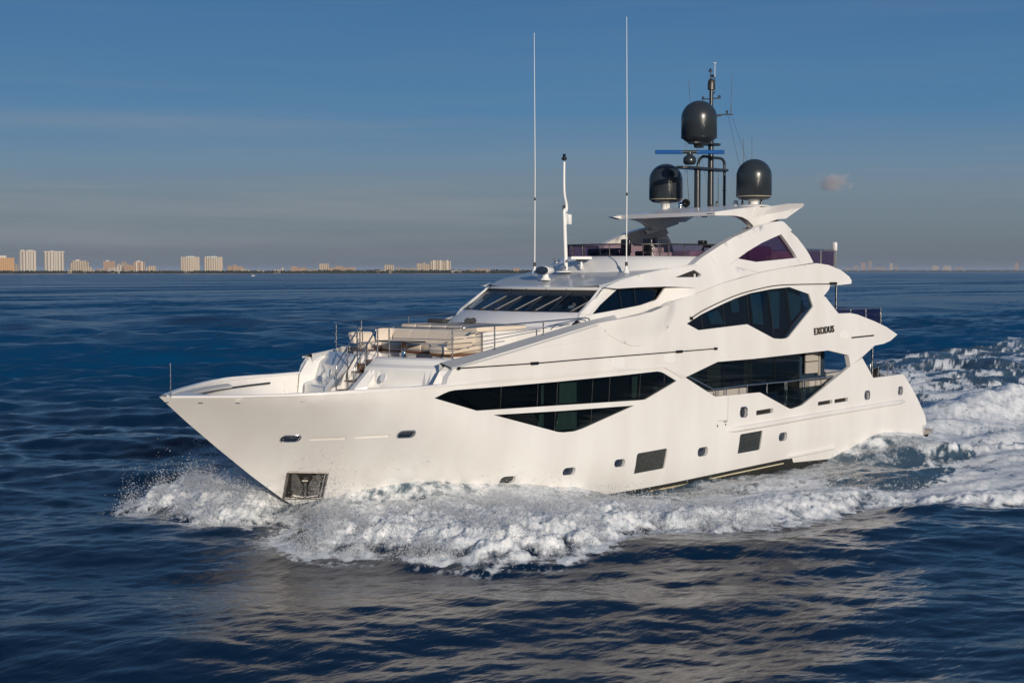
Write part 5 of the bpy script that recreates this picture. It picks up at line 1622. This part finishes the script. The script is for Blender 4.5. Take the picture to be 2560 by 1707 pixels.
# low villas along the beach
rs = random.Random(4)
for i, (px, lab) in enumerate(((414, 'first small villa right of the mixed cluster'), (640, 'tiny roofed house right of the cream villa'), (656, 'tiny white house before the lone white building'), (905, 'small house right after the long hotel'), (930, 'white bungalow between the hotel and the cream block'), (946, 'pale bungalow left of the small cream block'), (1140, 'small house right of the large resort'), (1160, 'pale bungalow between resort and tan block'))):
    building(px, px + rs.uniform(9, 14), 675.5 + rs.uniform(-1, 1), rs.choice(['cream', 'white', 'tan']), lab, name='beach_house', D=5950, group='small houses on the far beach')
rs = random.Random(9)
for i in range(34):
    px = rs.choice([rs.uniform(92, 480), rs.uniform(560, 1240), rs.uniform(900, 1300)])
    building(px, px + rs.uniform(5, 16), 676.2 + rs.uniform(-1.8, 1.6), rs.choice(['cream', 'white', 'tan', 'grey']), 'low pale house half hidden in the dark tree belt of the far shore', name='shore_house', D=5885 + rs.uniform(0, 60), group='low houses in the shore trees')
# land and tree belt
LAND = mat('land', (.05, .05, .035), .9, noise=(.02, (.09, .085, .06), (1, 1, 1))); SAND = mat('sand', (.34, .30, .24), .9)
def strip(name, px0, px1, D0, D1, z, m, kind='structure'):
    mb = MB(); P0, P1, P2 = [], [], []
    for px in np.linspace(px0, px1, 40):
        a = shore_pt(px, D0 - 25 + 18 * math.sin(px * .013)); b = shore_pt(px, D0); c = shore_pt(px, D1)
        P0.append((a.x, a.y, -.5)); P1.append((b.x, b.y, z)); P2.append((c.x, c.y, z))
    mb.loft([P0, P1, P2], smooth=False)
    return tag(mb.build(name, m), kind=kind)
strip('beach', -400, 1700, 5850, 5890, 1.6, SAND)
strip('land', -400, 1700, 5888, 7500, 2.2, LAND)
strip('land', 1900, 3000, 23800, 30000, 5, LAND)
def treeline(px0, px1, D, n, h, seed, name, lab):
    r_ = random.Random(seed); mb = MB()
    for i in range(n):
        px = r_.uniform(px0, px1); p = shore_pt(px, D + r_.uniform(-20, 60)); s = r_.uniform(.5, 1) ** 2 * h
        wv = s * r_.uniform(.8, 1.9)
        for k in range(5):
            c = Vector((p.x + r_.uniform(-wv, wv), p.y + r_.uniform(-wv, wv), 2 + s * r_.uniform(.3, .75)))
            q = [c + Vector((r_.uniform(-1, 1), r_.uniform(-1, 1), r_.uniform(-.7, .7))) * s * .55 for _ in range(5)]
            q = [(v.x, v.y, max(v.z, 1)) for v in q]
            mb.add(q, [(0, 1, 2), (0, 2, 3), (0, 3, 4), (1, 3, 4), (1, 2, 4)])
    return tag(mb.build(name, TREE), lab, 'trees', kind='stuff')
treeline(-60, 1620, 5900, 3600, 12, 2, 'shore_trees', 'dark belt of low trees along the far shore between the buildings')
treeline(800, 1330, 5960, 900, 16, 5, 'shore_wood', 'dark wood of taller trees behind the houses right of the long hotel')
treeline(2060, 2600, 23850, 900, 38, 3, 'far_trees', 'hazy dark belt of trees on the right horizon')
# small motor boat off the beach
bp = PZ((1240 * .5102, 580 + 216 * .5102), 0.0)
k = 1500 / np.linalg.norm(bp - _c)
bo = empty('small_boat', tuple(bp), 'tiny white open motor boat far out on the water off the beach', 'boat')
B0 = Vector(bp); u = dirn
sc_b = np.linalg.norm(bp - _c) / F * 9.5
mb = MB(); Ls = sc_b
rings = []
for t, w, z0, z1 in ((-1, .32, .0, .28), (-.5, .36, -.1, .28), (.2, .34, -.1, .30), (.7, .2, 0, .36), (1, .01, .25, .42)):
    c = B0 + u * t * Ls / 2; n_ = Vector((-u.y, u.x, 0))
    rings.append([tuple(c + n_ * w * Ls / 2 * a + Vector((0, 0, z * Ls / 2))) for a, z in ((-1, z1), (-.6, z0), (.6, z0), (1, z1))])
mb.loft(rings, closed=True, caps=True, smooth=False); mb.build('hull', WHITE2, bo)
mb = MB(); c = B0 - u * .1 * Ls
mb.box((c.x - Ls * .09, c.y - Ls * .09, .25 * Ls / 2), (c.x + Ls * .09, c.y + Ls * .09, .72 * Ls / 2)); mb.build('cabin', LINEN, bo)

# ================================================================== the sea
def lat(ix, iy, seed):
    h = (ix.astype(np.int64) * 374761393 + iy.astype(np.int64) * 668265263 + seed * 974634777) & 0xFFFFFFFF
    h = ((h ^ (h >> 13)) * 1274126177) & 0xFFFFFFFF
    return ((h ^ (h >> 16)) & 0xFFFF) / 65535.0
def vnoise(x, y, seed=0):
    ix = np.floor(x); iy = np.floor(y); fx_ = x - ix; fy_ = y - iy
    fx_ = fx_ * fx_ * (3 - 2 * fx_); fy_ = fy_ * fy_ * (3 - 2 * fy_)
    a = lat(ix, iy, seed); b = lat(ix + 1, iy, seed); c = lat(ix, iy + 1, seed); d = lat(ix + 1, iy + 1, seed)
    return (a + (b - a) * fx_) * (1 - fy_) + (c + (d - c) * fx_) * fy_
def fbm(x, y, f, octv=5, seed=0, gain=.5, ridged=False):
    s = 0; amp = 1; tot = 0
    for o in range(octv):
        v = vnoise(x * f + 17.3 * o, y * f - 9.1 * o, seed + o)
        if ridged: v = 1 - abs(2 * v - 1)
        s = s + v * amp; tot += amp; amp *= gain; f *= 2.03
    return s / tot
def polydist(x, y, poly):
    """signed distance, positive inside"""
    P = np.array(poly); d = np.full(x.shape, 1e9); ins = np.zeros(x.shape, bool)
    for i in range(len(P)):
        a = P[i - 1]; b = P[i]; e = b - a
        t = np.clip(((x - a[0]) * e[0] + (y - a[1]) * e[1]) / (e @ e), 0, 1)
        d = np.minimum(d, np.hypot(x - a[0] - e[0] * t, y - a[1] - e[1] * t))
        if a[1] != b[1]:
            c = ((b[1] > y) != (a[1] > y)) & (x < (a[0] - b[0]) * (y - b[1]) / (a[1] - b[1]) + b[0])
            ins ^= c
    return np.where(ins, d, -d)
def sst(a, b, x): t = np.clip((x - a) / (b - a), 0, 1); return t * t * (3 - 2 * t)
PORTF = [(6.2, 0), (4.6, -1.4), (3.0, -2.4), (2.1, -3.3), (1.7, -4.3), (1.7, -5.5), (2.4, -6.7), (3.4, -7.5), (3.7, -8.9), (4.3, -10.1), (5.8, -10.9), (8.6, -10.8), (12, -10.8), (13.5, -11.7), (16.3, -12.3), (17.5, -11.9), (21.6, -11.7), (23.4, -14.0), (25, -15.6), (40, -25), (80, -50), (200, -120), (200, 0)]
STARF = [(6.2, 0), (4.4, -.3), (2.8, -.5), (1.8, .2), (1.6, 1.6), (2.3, 3.2), (1.6, 5.4), (3.0, 6.8), (6, 7.9), (9, 8.3), (14, 8.8), (24, 11.5), (60, 21), (98, 31), (142, 40), (200, 53), (200, 0)]

def sea_fields(x, y, r, dr):
    """height, foam cover and milky colour of the sea at (x, y)"""
    z = np.zeros_like(x)
    rw = random.Random(29)
    wind = math.atan2(_fw[1], _fw[0]) + R(12)
    calm = np.interp(r, [32, 48, 70, 130, 500], [.62, .85, 1.45, 2.25, 2.5])
    swell = sst(75, 200, r)
    for i in range(104):
        lam = 0.42 * (14 / 0.42) ** (i / 83.0) if i < 84 else 14 * 2.6 ** ((i - 84) / 20)
        lam = lam * rw.uniform(.93, 1.07)
        ang = wind + rw.gauss(0, .42 + (.15 if lam < 2 else 0)); ph = rw.uniform(0, 6.283)
        k = 2 * math.pi / lam
        st_ = .0036 * swell if lam > 13.5 else .0085 if lam > 5 else (.0105 if lam > 1.5 else .0100)
        fade = sst(2.0, 3.6, lam / np.maximum(dr, 1e-3))
        q = k * (math.cos(ang) * x + math.sin(ang) * y) + ph
        mod = .45 + 1.1 * vnoise(x / (lam * 5) + i * 3.1, y / (lam * 5) - i * 1.7, 90 + i)
        z += fade * calm * mod * st_ * lam / 6.283 * 2.4 * (np.sin(q) + .22 * np.sin(2 * q + 1.2))
    near = r < 400
    foam = np.zeros_like(x); milk = np.zeros_like(x); hw = np.zeros_like(x)
    X = x[near]; Y = y[near]
    n1 = fbm(X, Y, .55, 5, 3) - .5; n2 = fbm(X, Y, 2.2, 5, 21) - .5; n3 = fbm(X, Y, 6.5, 4, 55) - .5
    wx = X + n1 * 1.6; wy = Y + (fbm(X, Y, .6, 4, 9) - .5) * 1.6
    edge_n = n1 * 1.3 + n2 * .9 + n3 * .35
    dP = polydist(X, Y, PORTF) + .35 + edge_n * sst(1.0, 8, X) + .35 * n2; dS = polydist(X, Y, STARF) + .35 + edge_n * .8
    hull_y = H(X, np.full_like(X, .15)); hull_y = np.where((X > 5.0) & (X < 40.4), hull_y, 0.0)
    dh = np.abs(Y) - hull_y                     # distance off the hull
    rag = np.clip(.55 + 1.5 * n2 + 1.1 * n3, 0, 1.5)
    # ---- port bow wave
    A = np.interp(X, [1.2, 2.2, 3.5, 6, 9, 12, 15, 19, 24, 40, 80], [.40, .75, .92, .98, .92, .78, .55, .42, .32, .22, .12])
    front = sst(0, np.interp(X, [3, 12, 25], [2.4, 2.2, 1.1]), dP) * (.72 + .28 * rag)
    back = 1 - np.interp(X, [8, 13, 18, 30], [.10, .45, .95, 1.0]) * sst(np.interp(X, [8, 14, 22], [4.5, 3.2, 2.0]), np.interp(X, [8, 14, 22], [7.0, 5.0, 4.2]), dP)
    lump = .86 + .40 * (fbm(wx, wy, .7, 3, 71) - .45)
    hp_ = A * front * np.clip(back, 0, 1) * np.clip(lump, .3, 1.3) * (Y < 0)
    # smooth sheet of water climbing the hull (crest x 3..14)
    B = np.interp(X, [3.5, 5.2, 6.2, 7.2, 8.2, 9.2, 10.6, 12.8, 14.8, 16.5], [0, .60, .90, 1.30, 1.62, 1.52, 1.08, .74, .30, -.1])
    sheet_ = B * np.exp(-np.clip(dh, 0, 9) / np.interp(X, [4, 9, 14], [2.4, 2.6, 1.6])) * (Y < .3)
    sh = np.clip(sheet_ * (1 + .10 * n1), 0, 3)
    hp_ = np.maximum(hp_, sh)
    trough = -.22 * np.exp(-(np.clip(dh, 0, 9) / 2.1) ** 2) * sst(14.5, 17.5, X) * sst(31, 27, X) * (Y < 0)
    # ---- starboard bow wave
    hs = np.interp(X, [1.5, 2.5, 4, 7, 12, 20, 40], [.3, .70, 1.0, 1.0, .5, .30, .15]) * sst(0, 1.6, dS) * (.72 + .28 * rag) * (1 - .85 * sst(4.5, 8.5, dS)) * np.clip(lump, .3, 1.3) * (Y > -.6)
    # ---- mound of wash behind the transom and a low breaking lip along the wake
    wash = 1.35 * np.exp(-((X - 52) / 9.0) ** 2 - ((Y + .4 + (X - 45) * .05) / 2.3) ** 2) * (X > 39) + .75 * np.exp(-((X - 68) / 14.0) ** 2 - ((Y + 1) / 4.2) ** 2)
    wash *= (.92 + .40 * n1 + .16 * n2) * sst(41.2, 45, X)
    lip = .50 * np.exp(-((Y + 7.0 + (X - 36) * .22) / .55) ** 2) * sst(33, 37, X) * sst(62, 48, X) * np.clip(-.1 + 2.4 * (fbm(X, Y, .35, 3, 44) - .35) + 1.6 * n2, 0, 1.3)
    turb = (X > 14) * sst(0, 2.5, np.maximum(dP, dS)) * (.20 * n1 + .11 * n2 + .03 * n3) * sst(0, .8, dh + .3 * (X > 39)) * np.interp(X, [14, 30, 60], [.8, .9, .8])
    ridge = np.interp(X, [28.5, 32, 36, 38.2, 39.2, 41, 46], [0, .34, .54, .50, .22, .20, .05]) * np.exp(-(np.clip(dh, 0, 9) / 1.5) ** 2) * (1 + .35 * n2) * (X > 28)
    hh = np.maximum(np.maximum(np.maximum(hp_, hs), wash), ridge) + lip + turb + trough
    bump_ = np.clip(np.maximum(np.maximum(hp_, hs), wash) * 2.2, 0, 1)
    bil = fbm(wx, wy * .42, 3.0, 4, 411, .6, True) - .55; n3s = fbm(X, Y * .5, 7.5, 4, 755) - .5
    hh = hh + bump_ * (.060 * bil + .065 * n3s) * np.where(sh >= hp_ * .98, .2, 1.0)
    hw[near] = hh
    # ---- foam cover
    stx = np.interp(X, [10, 30, 60], [.8, .5, .35])
    lace = fbm(wx * stx, wy, 1.3, 5, 101, .66, True); lace2 = fbm(wx * stx * 1.2, wy * 1.2, .33, 5, 131, .6, True)
    body = sst(.06, .34, np.maximum(hp_ * (sh < hp_ * .98), np.maximum(np.maximum(hs, wash * 2.0), ridge * .62)) + .12 * n2) * np.clip(.80 + 1.2 * n2 + .9 * n3, .35, 1)
    inside = np.maximum(dP, dS)
    wk = sst(.0, .8, inside) * sst(11, 16, X)
    dens = np.interp(X, [11, 18, 30, 45, 70, 110, 170, 230], [.80, .52, .46, .36, .20, .10, .03, .0])
    clearb = sst(4.0, 1.2, dh) * (X > 15) * (X < 39) * (Y < 0)
    dens = dens + .22 * np.exp(-((X - 41.5) / 5) ** 2)
    lc = wk * sst(.62 - dens * .42, .92 - dens * .42, .5 * lace + .5 * lace2 + .35 * n3 + .35 * n1) * (1 - .55 * clearb)
    edgeb = sst(0, .12, dP) * sst(1.6, .3, dP) * (Y < 0) * np.interp(X, [1, 22, 60, 120], [.9, .85, .75, .3]) * np.clip(.7 + 2.0 * n2, 0, 1)
    fcov = np.clip(np.maximum.reduce([body, lc * .85, edgeb, sst(.12, .32, lip)]), 0, 1)
    fringe = sst(-1.0, .1, np.maximum(dP, dS)) * sst(.50, .80, .6 * lace + .4 * lace2 + .5 * n3 + .3 * n2) * (X > 1) * np.interp(X, [1, 20, 60], [.75, .6, .2])
    fcov = np.maximum(fcov, fringe * .8)
    # thin green sheet: half covered by fine bubbles
    shm = (sh >= hp_ * .98) & (sh > .08)
    fcov = np.where(shm, np.clip(.46 + .8 * n2 + .9 * n3 + .4 * n1, .12, .8), fcov)
    hole = (dh < -.15) & (X > 6.5) & (X < 40.4)
    foam[near] = fcov
    milk[near] = np.clip(np.maximum(wk * .8, sst(.05, .5, hh)), 0, 1)
    hw[near] = np.where(hole, -1.2, hw[near])
    damp = 1 - .55 * sst(.2, 1.0, hw)
    unres = 1 - sst(2.0, 10.0, 3.0 / np.maximum(dr, 1e-3))
    return z * damp + hw, foam, milk, unres

f2 = F * 1024 / 2560
rr = [4.0]
while rr[-1] < 45000:
    r0 = rr[-1]
    rr.append(r0 + min(max(0.62 * r0 * r0 / (CAM[2] * f2), .035), 900.0, r0 * .25))
rr = np.array(rr)
fine = np.arange(-28.5, 28.5, .053)
coarse_l = np.linspace(-180, -28.6, 60)[:-1]; coarse_r = np.linspace(28.6, 180, 60)[1:]
th_ = np.concatenate([coarse_l, [-28.6], fine, [28.6], coarse_r]) * math.pi / 180 + YAW
NR, NT = len(rr), len(th_)
RR, TT = np.meshgrid(rr, th_, indexing='ij')
GX = CAM[0] + RR * np.sin(TT); GY = CAM[1] + RR * np.cos(TT)
DR = np.maximum(np.gradient(rr)[:, None] * np.ones((1, NT)), RR * np.gradient(th_)[None, :] * .8)
GZ, FO, MI, UN = sea_fields(GX.ravel(), GY.ravel(), RR.ravel(), DR.ravel())
# earth curvature lets the far water sink behind the beach
co3 = np.stack([GX.ravel(), GY.ravel(), GZ], 1).astype(np.float32)
idx = np.arange(NR * NT).reshape(NR, NT)
quads = np.stack([idx[:-1, :-1], idx[:-1, 1:], idx[1:, 1:], idx[1:, :-1]], -1).reshape(-1, 4)
FOq = FO[quads].max(1)

WATER = bpy.data.materials.new('sea_water'); WATER.use_nodes = True
n, l = WATER.node_tree.nodes, WATER.node_tree.links
out = n['Material Output']; wb = n['Principled BSDF']
wb.inputs['Roughness'].default_value = .045; wb.inputs['IOR'].default_value = 1.333
at = n.new('ShaderNodeAttribute'); at.attribute_name = 'foam'
at2 = n.new('ShaderNodeAttribute'); at2.attribute_name = 'milk'
geo = n.new('ShaderNodeNewGeometry')
mixc = n.new('ShaderNodeMix'); mixc.data_type = 'RGBA'; mixc.inputs['A'].default_value = (.0008, .0115, .040, 1)
mixf = n.new('ShaderNodeMix'); mixf.data_type = 'RGBA'; mixf.inputs['A'].default_value = (.0005, .0130, .038, 1); mixf.inputs['B'].default_value = (.0004, .044, .122, 1)  # far water painted bluer, standing in for upper sky reflected at grazing angles
at4 = n.new('ShaderNodeAttribute'); at4.attribute_name = 'ripple'; l.new(at4.outputs['Fac'], mixf.inputs['Factor']); l.new(mixf.outputs['Result'], mixc.inputs['A']); mixc.inputs['B'].default_value = (.060, .105, .145, 1)
l.new(at2.outputs['Fac'], mixc.inputs['Factor']); l.new(mixc.outputs['Result'], wb.inputs['Base Color'])
def nnoise(sc, det, stretch=(1, 1, 1), rough=.5):
    mpn = n.new('ShaderNodeMapping'); mpn.inputs['Scale'].default_value = stretch; mpn.inputs['Rotation'].default_value = (0, 0, YAW)
    l.new(geo.outputs['Position'], mpn.inputs[0])
    q = n.new('ShaderNodeTexNoise'); q.inputs['Scale'].default_value = sc; q.inputs['Detail'].default_value = det; q.inputs['Roughness'].default_value = rough
    l.new(mpn.outputs[0], q.inputs['Vector']); return q.outputs['Fac']
b1 = n.new('ShaderNodeBump'); b1.inputs['Strength'].default_value = .42; b1.inputs['Distance'].default_value = .05
l.new(nnoise(4.6, 5, (.55, 1.5, 1)), b1.inputs['Height'])
b2 = n.new('ShaderNodeBump'); b2.inputs['Strength'].default_value = .22; b2.inputs['Distance'].default_value = .22
l.new(nnoise(.42, 3, (.5, 1.6, 1)), b2.inputs['Height']); l.new(b2.outputs[0], b1.inputs['Normal'])
def vnoise_n(sc, det, stretch):
    mpn = n.new('ShaderNodeMapping'); mpn.inputs['Scale'].default_value = stretch; mpn.inputs['Rotation'].default_value = (0, 0, YAW)
    l.new(geo.outputs['Position'], mpn.inputs[0])
    q = n.new('ShaderNodeTexNoise'); q.inputs['Scale'].default_value = sc; q.inputs['Detail'].default_value = det
    l.new(mpn.outputs[0], q.inputs['Vector'])
    v = n.new('ShaderNodeVectorMath'); v.operation = 'SUBTRACT'; l.new(q.outputs['Color'], v.inputs[0]); v.inputs[1].default_value = (.5, .5, .5)
    return v.outputs[0]
at3 = n.new('ShaderNodeAttribute'); at3.attribute_name = 'ripple'
for inp, lo_, hi_ in (('Roughness', .05, .20), ('Specular IOR Level', .5, .36)):
    q_ = n.new('ShaderNodeMapRange'); q_.inputs['To Min'].default_value = lo_; q_.inputs['To Max'].default_value = hi_
    l.new(at3.outputs['Fac'], q_.inputs['Value']); l.new(q_.outputs[0], wb.inputs[inp])
va = n.new('ShaderNodeVectorMath'); va.operation = 'ADD'
va0 = n.new('ShaderNodeVectorMath'); va0.operation = 'ADD'
l.new(vnoise_n(.55, 2, (.45, 1.3, 1)), va0.inputs[0]); l.new(vnoise_n(.075, 3, (.3, 1.5, 1)), va0.inputs[1])
vs2 = n.new('ShaderNodeVectorMath'); vs2.operation = 'SCALE'; l.new(vnoise_n(.014, 3, (.3, 1.6, 1)), vs2.inputs[0]); vs2.inputs['Scale'].default_value = 1.6
l.new(va0.outputs[0], va.inputs[0]); l.new(vs2.outputs[0], va.inputs[1])
vm = n.new('ShaderNodeVectorMath'); vm.operation = 'MULTIPLY'; l.new(va.outputs[0], vm.inputs[0]); vm.inputs[1].default_value = (1.15, 1.15, 0)
vsx = n.new('ShaderNodeVectorMath'); vsx.operation = 'SCALE'; l.new(vm.outputs[0], vsx.inputs[0]); l.new(at3.outputs['Fac'], vsx.inputs['Scale'])
vb = n.new('ShaderNodeVectorMath'); vb.operation = 'ADD'; l.new(vsx.outputs[0], vb.inputs[0]); l.new(b1.outputs[0], vb.inputs[1])
vn = n.new('ShaderNodeVectorMath'); vn.operation = 'NORMALIZE'; l.new(vb.outputs[0], vn.inputs[0])
l.new(vn.outputs[0], wb.inputs['Normal'])
fb = n.new('ShaderNodeBsdfPrincipled'); fb.inputs['Base Color'].default_value = (.80, .82, .84, 1); fb.inputs['Roughness'].default_value = .75; fb.inputs['Specular IOR Level'].default_value = .3; fb.inputs['Subsurface Weight'].default_value = .7; fb.inputs['Subsurface Radius'].default_value = (1, 1, 1); fb.inputs['Subsurface Scale'].default_value = .10
fcr = n.new('ShaderNodeValToRGB'); fcr.color_ramp.elements[0].position = .36; fcr.color_ramp.elements[0].color = (.52, .59, .62, 1); fcr.color_ramp.elements[1].position = .60; fcr.color_ramp.elements[1].color = (.90, .90, .90, 1)
l.new(nnoise(3.1, 7, rough=.75), fcr.inputs[0]); l.new(fcr.outputs[0], fb.inputs['Base Color'])
b3 = n.new('ShaderNodeBump'); b3.inputs['Strength'].default_value = .6; b3.inputs['Distance'].default_value = .05
l.new(nnoise(14, 6, rough=.7), b3.inputs['Height']); l.new(b3.outputs[0], fb.inputs['Normal'])
mm = n.new('ShaderNodeMath'); mm.operation = 'MULTIPLY_ADD'; l.new(nnoise(9, 6, rough=.68), mm.inputs[0]); mm.inputs[1].default_value = .7; l.new(at.outputs['Fac'], mm.inputs[2])
mr = n.new('ShaderNodeMapRange'); mr.interpolation_type = 'SMOOTHSTEP'; mr.inputs['From Min'].default_value = .48; mr.inputs['From Max'].default_value = 1.05; l.new(mm.outputs[0], mr.inputs['Value'])
mk = n.new('ShaderNodeMath'); mk.operation = 'MULTIPLY'; l.new(mr.outputs[0], mk.inputs[0])
gt = n.new('ShaderNodeMath'); gt.operation = 'GREATER_THAN'; l.new(at.outputs['Fac'], gt.inputs[0]); gt.inputs[1].default_value = .02; l.new(gt.outputs[0], mk.inputs[1])
mxs = n.new('ShaderNodeMixShader'); l.new(mk.outputs[0], mxs.inputs[0]); l.new(wb.outputs[0], mxs.inputs[1]); l.new(fb.outputs[0], mxs.inputs[2]); l.new(mxs.outputs[0], out.inputs[0])

def grid_object(name, qs, **kw):
    used, inv = np.unique(qs.ravel(), return_inverse=True)
    me = bpy.data.meshes.new(name)
    me.vertices.add(len(used)); me.vertices.foreach_set('co', co3[used].ravel())
    me.loops.add(len(qs) * 4); me.loops.foreach_set('vertex_index', inv.astype(np.int32).ravel())
    me.polygons.add(len(qs)); me.polygons.foreach_set('loop_start', np.arange(0, len(qs) * 4, 4, dtype=np.int32))
    me.polygons.foreach_set('use_smooth', np.ones(len(qs), bool))
    me.update(calc_edges=True)
    for nm, A in (('foam', FO), ('milk', MI), ('ripple', UN)):
        a = me.attributes.new(nm, 'FLOAT', 'POINT'); a.data.foreach_set('value', A[used].astype(np.float32))
    me.materials.append(WATER)
    o = bpy.data.objects.new(name, me); COL.objects.link(o)
    return tag(o, **kw)
isf = FOq > .30
cx_q = co3[quads[:, 0], 0]
grid_object('water', quads[~isf], kind='structure')
grid_object('bow_wave', quads[isf & (cx_q < 16)], label='breaking white bow wave rolling off both sides of the stem', cat='wave', kind='stuff')
grid_object('wake_foam', quads[isf & (cx_q >= 16)], label='churned white and grey wake foam trailing alongside and behind the stern', cat='foam', kind='stuff')

# ---- spray droplets
rg = np.random.default_rng(5)
def drops(name, pos, rad, label):
    N = len(pos)
    base = np.array([(1, 1, 1), (1, -1, -1), (-1, 1, -1), (-1, -1, 1)], np.float32)
    f8 = np.array([(0, 1, 2), (0, 3, 1), (0, 2, 3), (1, 3, 2)])
    sc3 = rad[:, None, None] * rg.uniform(.6, 1.5, (N, 1, 3))
    V = (pos[:, None, :] + base[None] * sc3).reshape(-1, 3).astype(np.float32)
    T = (f8[None] + 4 * np.arange(N)[:, None, None]).reshape(-1, 3)
    me = bpy.data.meshes.new(name); me.vertices.add(len(V)); me.vertices.foreach_set('co', V.ravel())
    me.loops.add(T.size); me.loops.foreach_set('vertex_index', T.astype(np.int32).ravel())
    me.polygons.add(len(T)); me.polygons.foreach_set('loop_start', np.arange(0, T.size, 3, dtype=np.int32)); me.polygons.foreach_set('use_smooth', np.ones(len(T), bool)); me.update(calc_edges=True)
    me.materials.append(SPRAY)
    o = bpy.data.objects.new(name, me); COL.objects.link(o)
    return tag(o, label, 'spray', kind='stuff')
SPRAY = mat('spray_white', (.90, .92, .94), .5)
n, l = SPRAY.node_tree.nodes, SPRAY.node_tree.links
tl_ = n.new('ShaderNodeBsdfTranslucent'); tl_.inputs[0].default_value = (.95, .97, 1, 1)
ms_ = n.new('ShaderNodeMixShader'); ms_.inputs[0].default_value = .5
l.new(n['Principled BSDF'].outputs[0], ms_.inputs[1]); l.new(tl_.outputs[0], ms_.inputs[2]); l.new(ms_.outputs[0], n['Material Output'].inputs[0])
def throw(n, xs, ys, hbase, hscale, r0, r1, clump=.0, poly=None):
    x = rg.uniform(*xs, n * 3); y = rg.uniform(*ys, n * 3)
    keep = np.ones(len(x), bool)
    if poly is not None: keep = polydist(x, y, poly) > -.7
    # spray comes in clots
    cl = fbm(x, y, 1.4, 4, 200); keep &= rg.random(len(x)) < sst(.40, .66, cl)
    if poly is not None: keep &= rg.random(len(x)) < sst(-.7, .5, polydist(x, y, poly))
    x = x[keep][:n]; y = y[keep][:n]
    z, fo, _, _ = sea_fields(x, y, np.full_like(x, 40.), np.full_like(x, .03))
    t = rg.exponential(1.0, len(x))
    dP = np.clip(polydist(x, y, poly), 0, 3) if poly is not None else np.zeros_like(x)
    k = fbm(x, y, .9, 3, 300) * 2
    zz_ = z + hbase + t * hscale * k
    ok = (np.abs(y) > H(x, np.clip(zz_, .1, 4)) + .03) | (x < stem_x(np.clip(zz_, 0, 4)))
    rad = rg.uniform(r0, r1, len(x)) * (rg.random(len(x)) ** 2 * .8 + .35)
    P = np.stack([x, y, zz_], 1)
    ok &= (np.abs(y) - H(x, np.full_like(x, .15)) > 1.3) | (x < 5) | (rg.random(len(x)) < .12)
    return P[ok], rad[ok]
sets = [throw(85000, (-.2, 5.5), (-9.5, -1.2), -.06, .24, .003, .016, poly=PORTF), throw(70000, (3.5, 16), (-12, -4), -.05, .15, .003, .016, poly=PORTF),
        throw(16000, (14, 27), (-13.5, -6), -.05, .10, .004, .014, poly=PORTF), throw(100000, (-1.0, 10.5), (-1.2, 9), -.06, .28, .003, .017, poly=STARF),
        throw(2500, (0, 16), (-12, -1.2), .1, .30, .007, .015, poly=PORTF), throw(2500, (0, 9), (-1, 8), .1, .32, .008, .018, poly=STARF),
        throw(22000, (6, 15), (-5.4, -3.6), -.02, .08, .003, .010, poly=PORTF)]
drops('spray', np.concatenate([s[0] for s in sets]), np.concatenate([s[1] for s in sets]), 'fine white spray droplets thrown up around the bow wave')
s2 = throw(40000, (42, 66), (-6, 6), -.08, .30, .010, .03)
drops('stern_spray', s2[0], s2[1], 'white spray above the mound of wash behind the swim platform')

# ================================================================== one small cloud
cd = ray(2086, 456); cp_ = _c + cd / np.linalg.norm(cd) * 12500
CL = bpy.data.materials.new('cloud_vapour'); CL.use_nodes = True
n, l = CL.node_tree.nodes, CL.node_tree.links
n.remove(n['Principled BSDF'])
pv = n.new('ShaderNodeVolumePrincipled'); pv.inputs['Color'].default_value = (.9, .88, .88, 1); pv.inputs['Anisotropy'].default_value = .1
t = n.new('ShaderNodeTexCoord'); no = n.new('ShaderNodeTexNoise'); no.inputs['Scale'].default_value = 2.6; no.inputs['Detail'].default_value = 5; no.inputs['Roughness'].default_value = .6
l.new(t.outputs['Generated'], no.inputs['Vector'])
vs_ = n.new('ShaderNodeVectorMath'); vs_.operation = 'DISTANCE'; vs_.inputs[1].default_value = (.5, .5, .5); l.new(t.outputs['Generated'], vs_.inputs[0])
m1 = n.new('ShaderNodeMath'); m1.operation = 'MULTIPLY_ADD'; l.new(vs_.outputs['Value'], m1.inputs[0]); m1.inputs[1].default_value = -.95; l.new(no.outputs['Fac'], m1.inputs[2])
m2 = n.new('ShaderNodeMapRange'); m2.inputs['From Min'].default_value = .12; m2.inputs['From Max'].default_value = .55; m2.inputs['To Max'].default_value = .035; l.new(m1.outputs[0], m2.inputs['Value'])
l.new(m2.outputs[0], pv.inputs['Density']); l.new(pv.outputs[0], n['Material Output'].inputs['Volume'])
mb = MB(); sw, sh_ = 175, 105
rings = []
for i in range(9):
    a = math.pi * i / 8
    rings.append([tuple(Vector(cp_) + dirn * sw * math.sin(a) * math.cos(b) + Vector((-dirn.y, dirn.x, 0)) * sw * math.sin(a) * math.sin(b) + Vector((0, 0, sh_ * math.cos(a)))) for b in np.linspace(0, 2 * math.pi, 17)[:-1]])
mb.loft(rings, closed=True)
tag(mb.build('cloud', CL), 'single small pinkish grey puff of cloud low in the sky right of the mast', 'cloud', kind='structure')

# ================================================================== haze over the whole place
HZM = bpy.data.materials.new('haze_air'); HZM.use_nodes = True
n, l = HZM.node_tree.nodes, HZM.node_tree.links
n.remove(n['Principled BSDF'])
pv = n.new('ShaderNodeVolumePrincipled'); pv.inputs['Color'].default_value = (.66, .80, 1.0, 1); pv.inputs['Density'].default_value = 1.9e-5; pv.inputs['Anisotropy'].default_value = 0.0
l.new(pv.outputs[0], n['Material Output'].inputs['Volume'])
mb = MB(); mb.box((-46000, -46000, -3.5), (46000, 46000, 130))
tag(mb.build('haze', HZM), 'thin grey haze over the sea towards the shore', 'haze', kind='stuff')
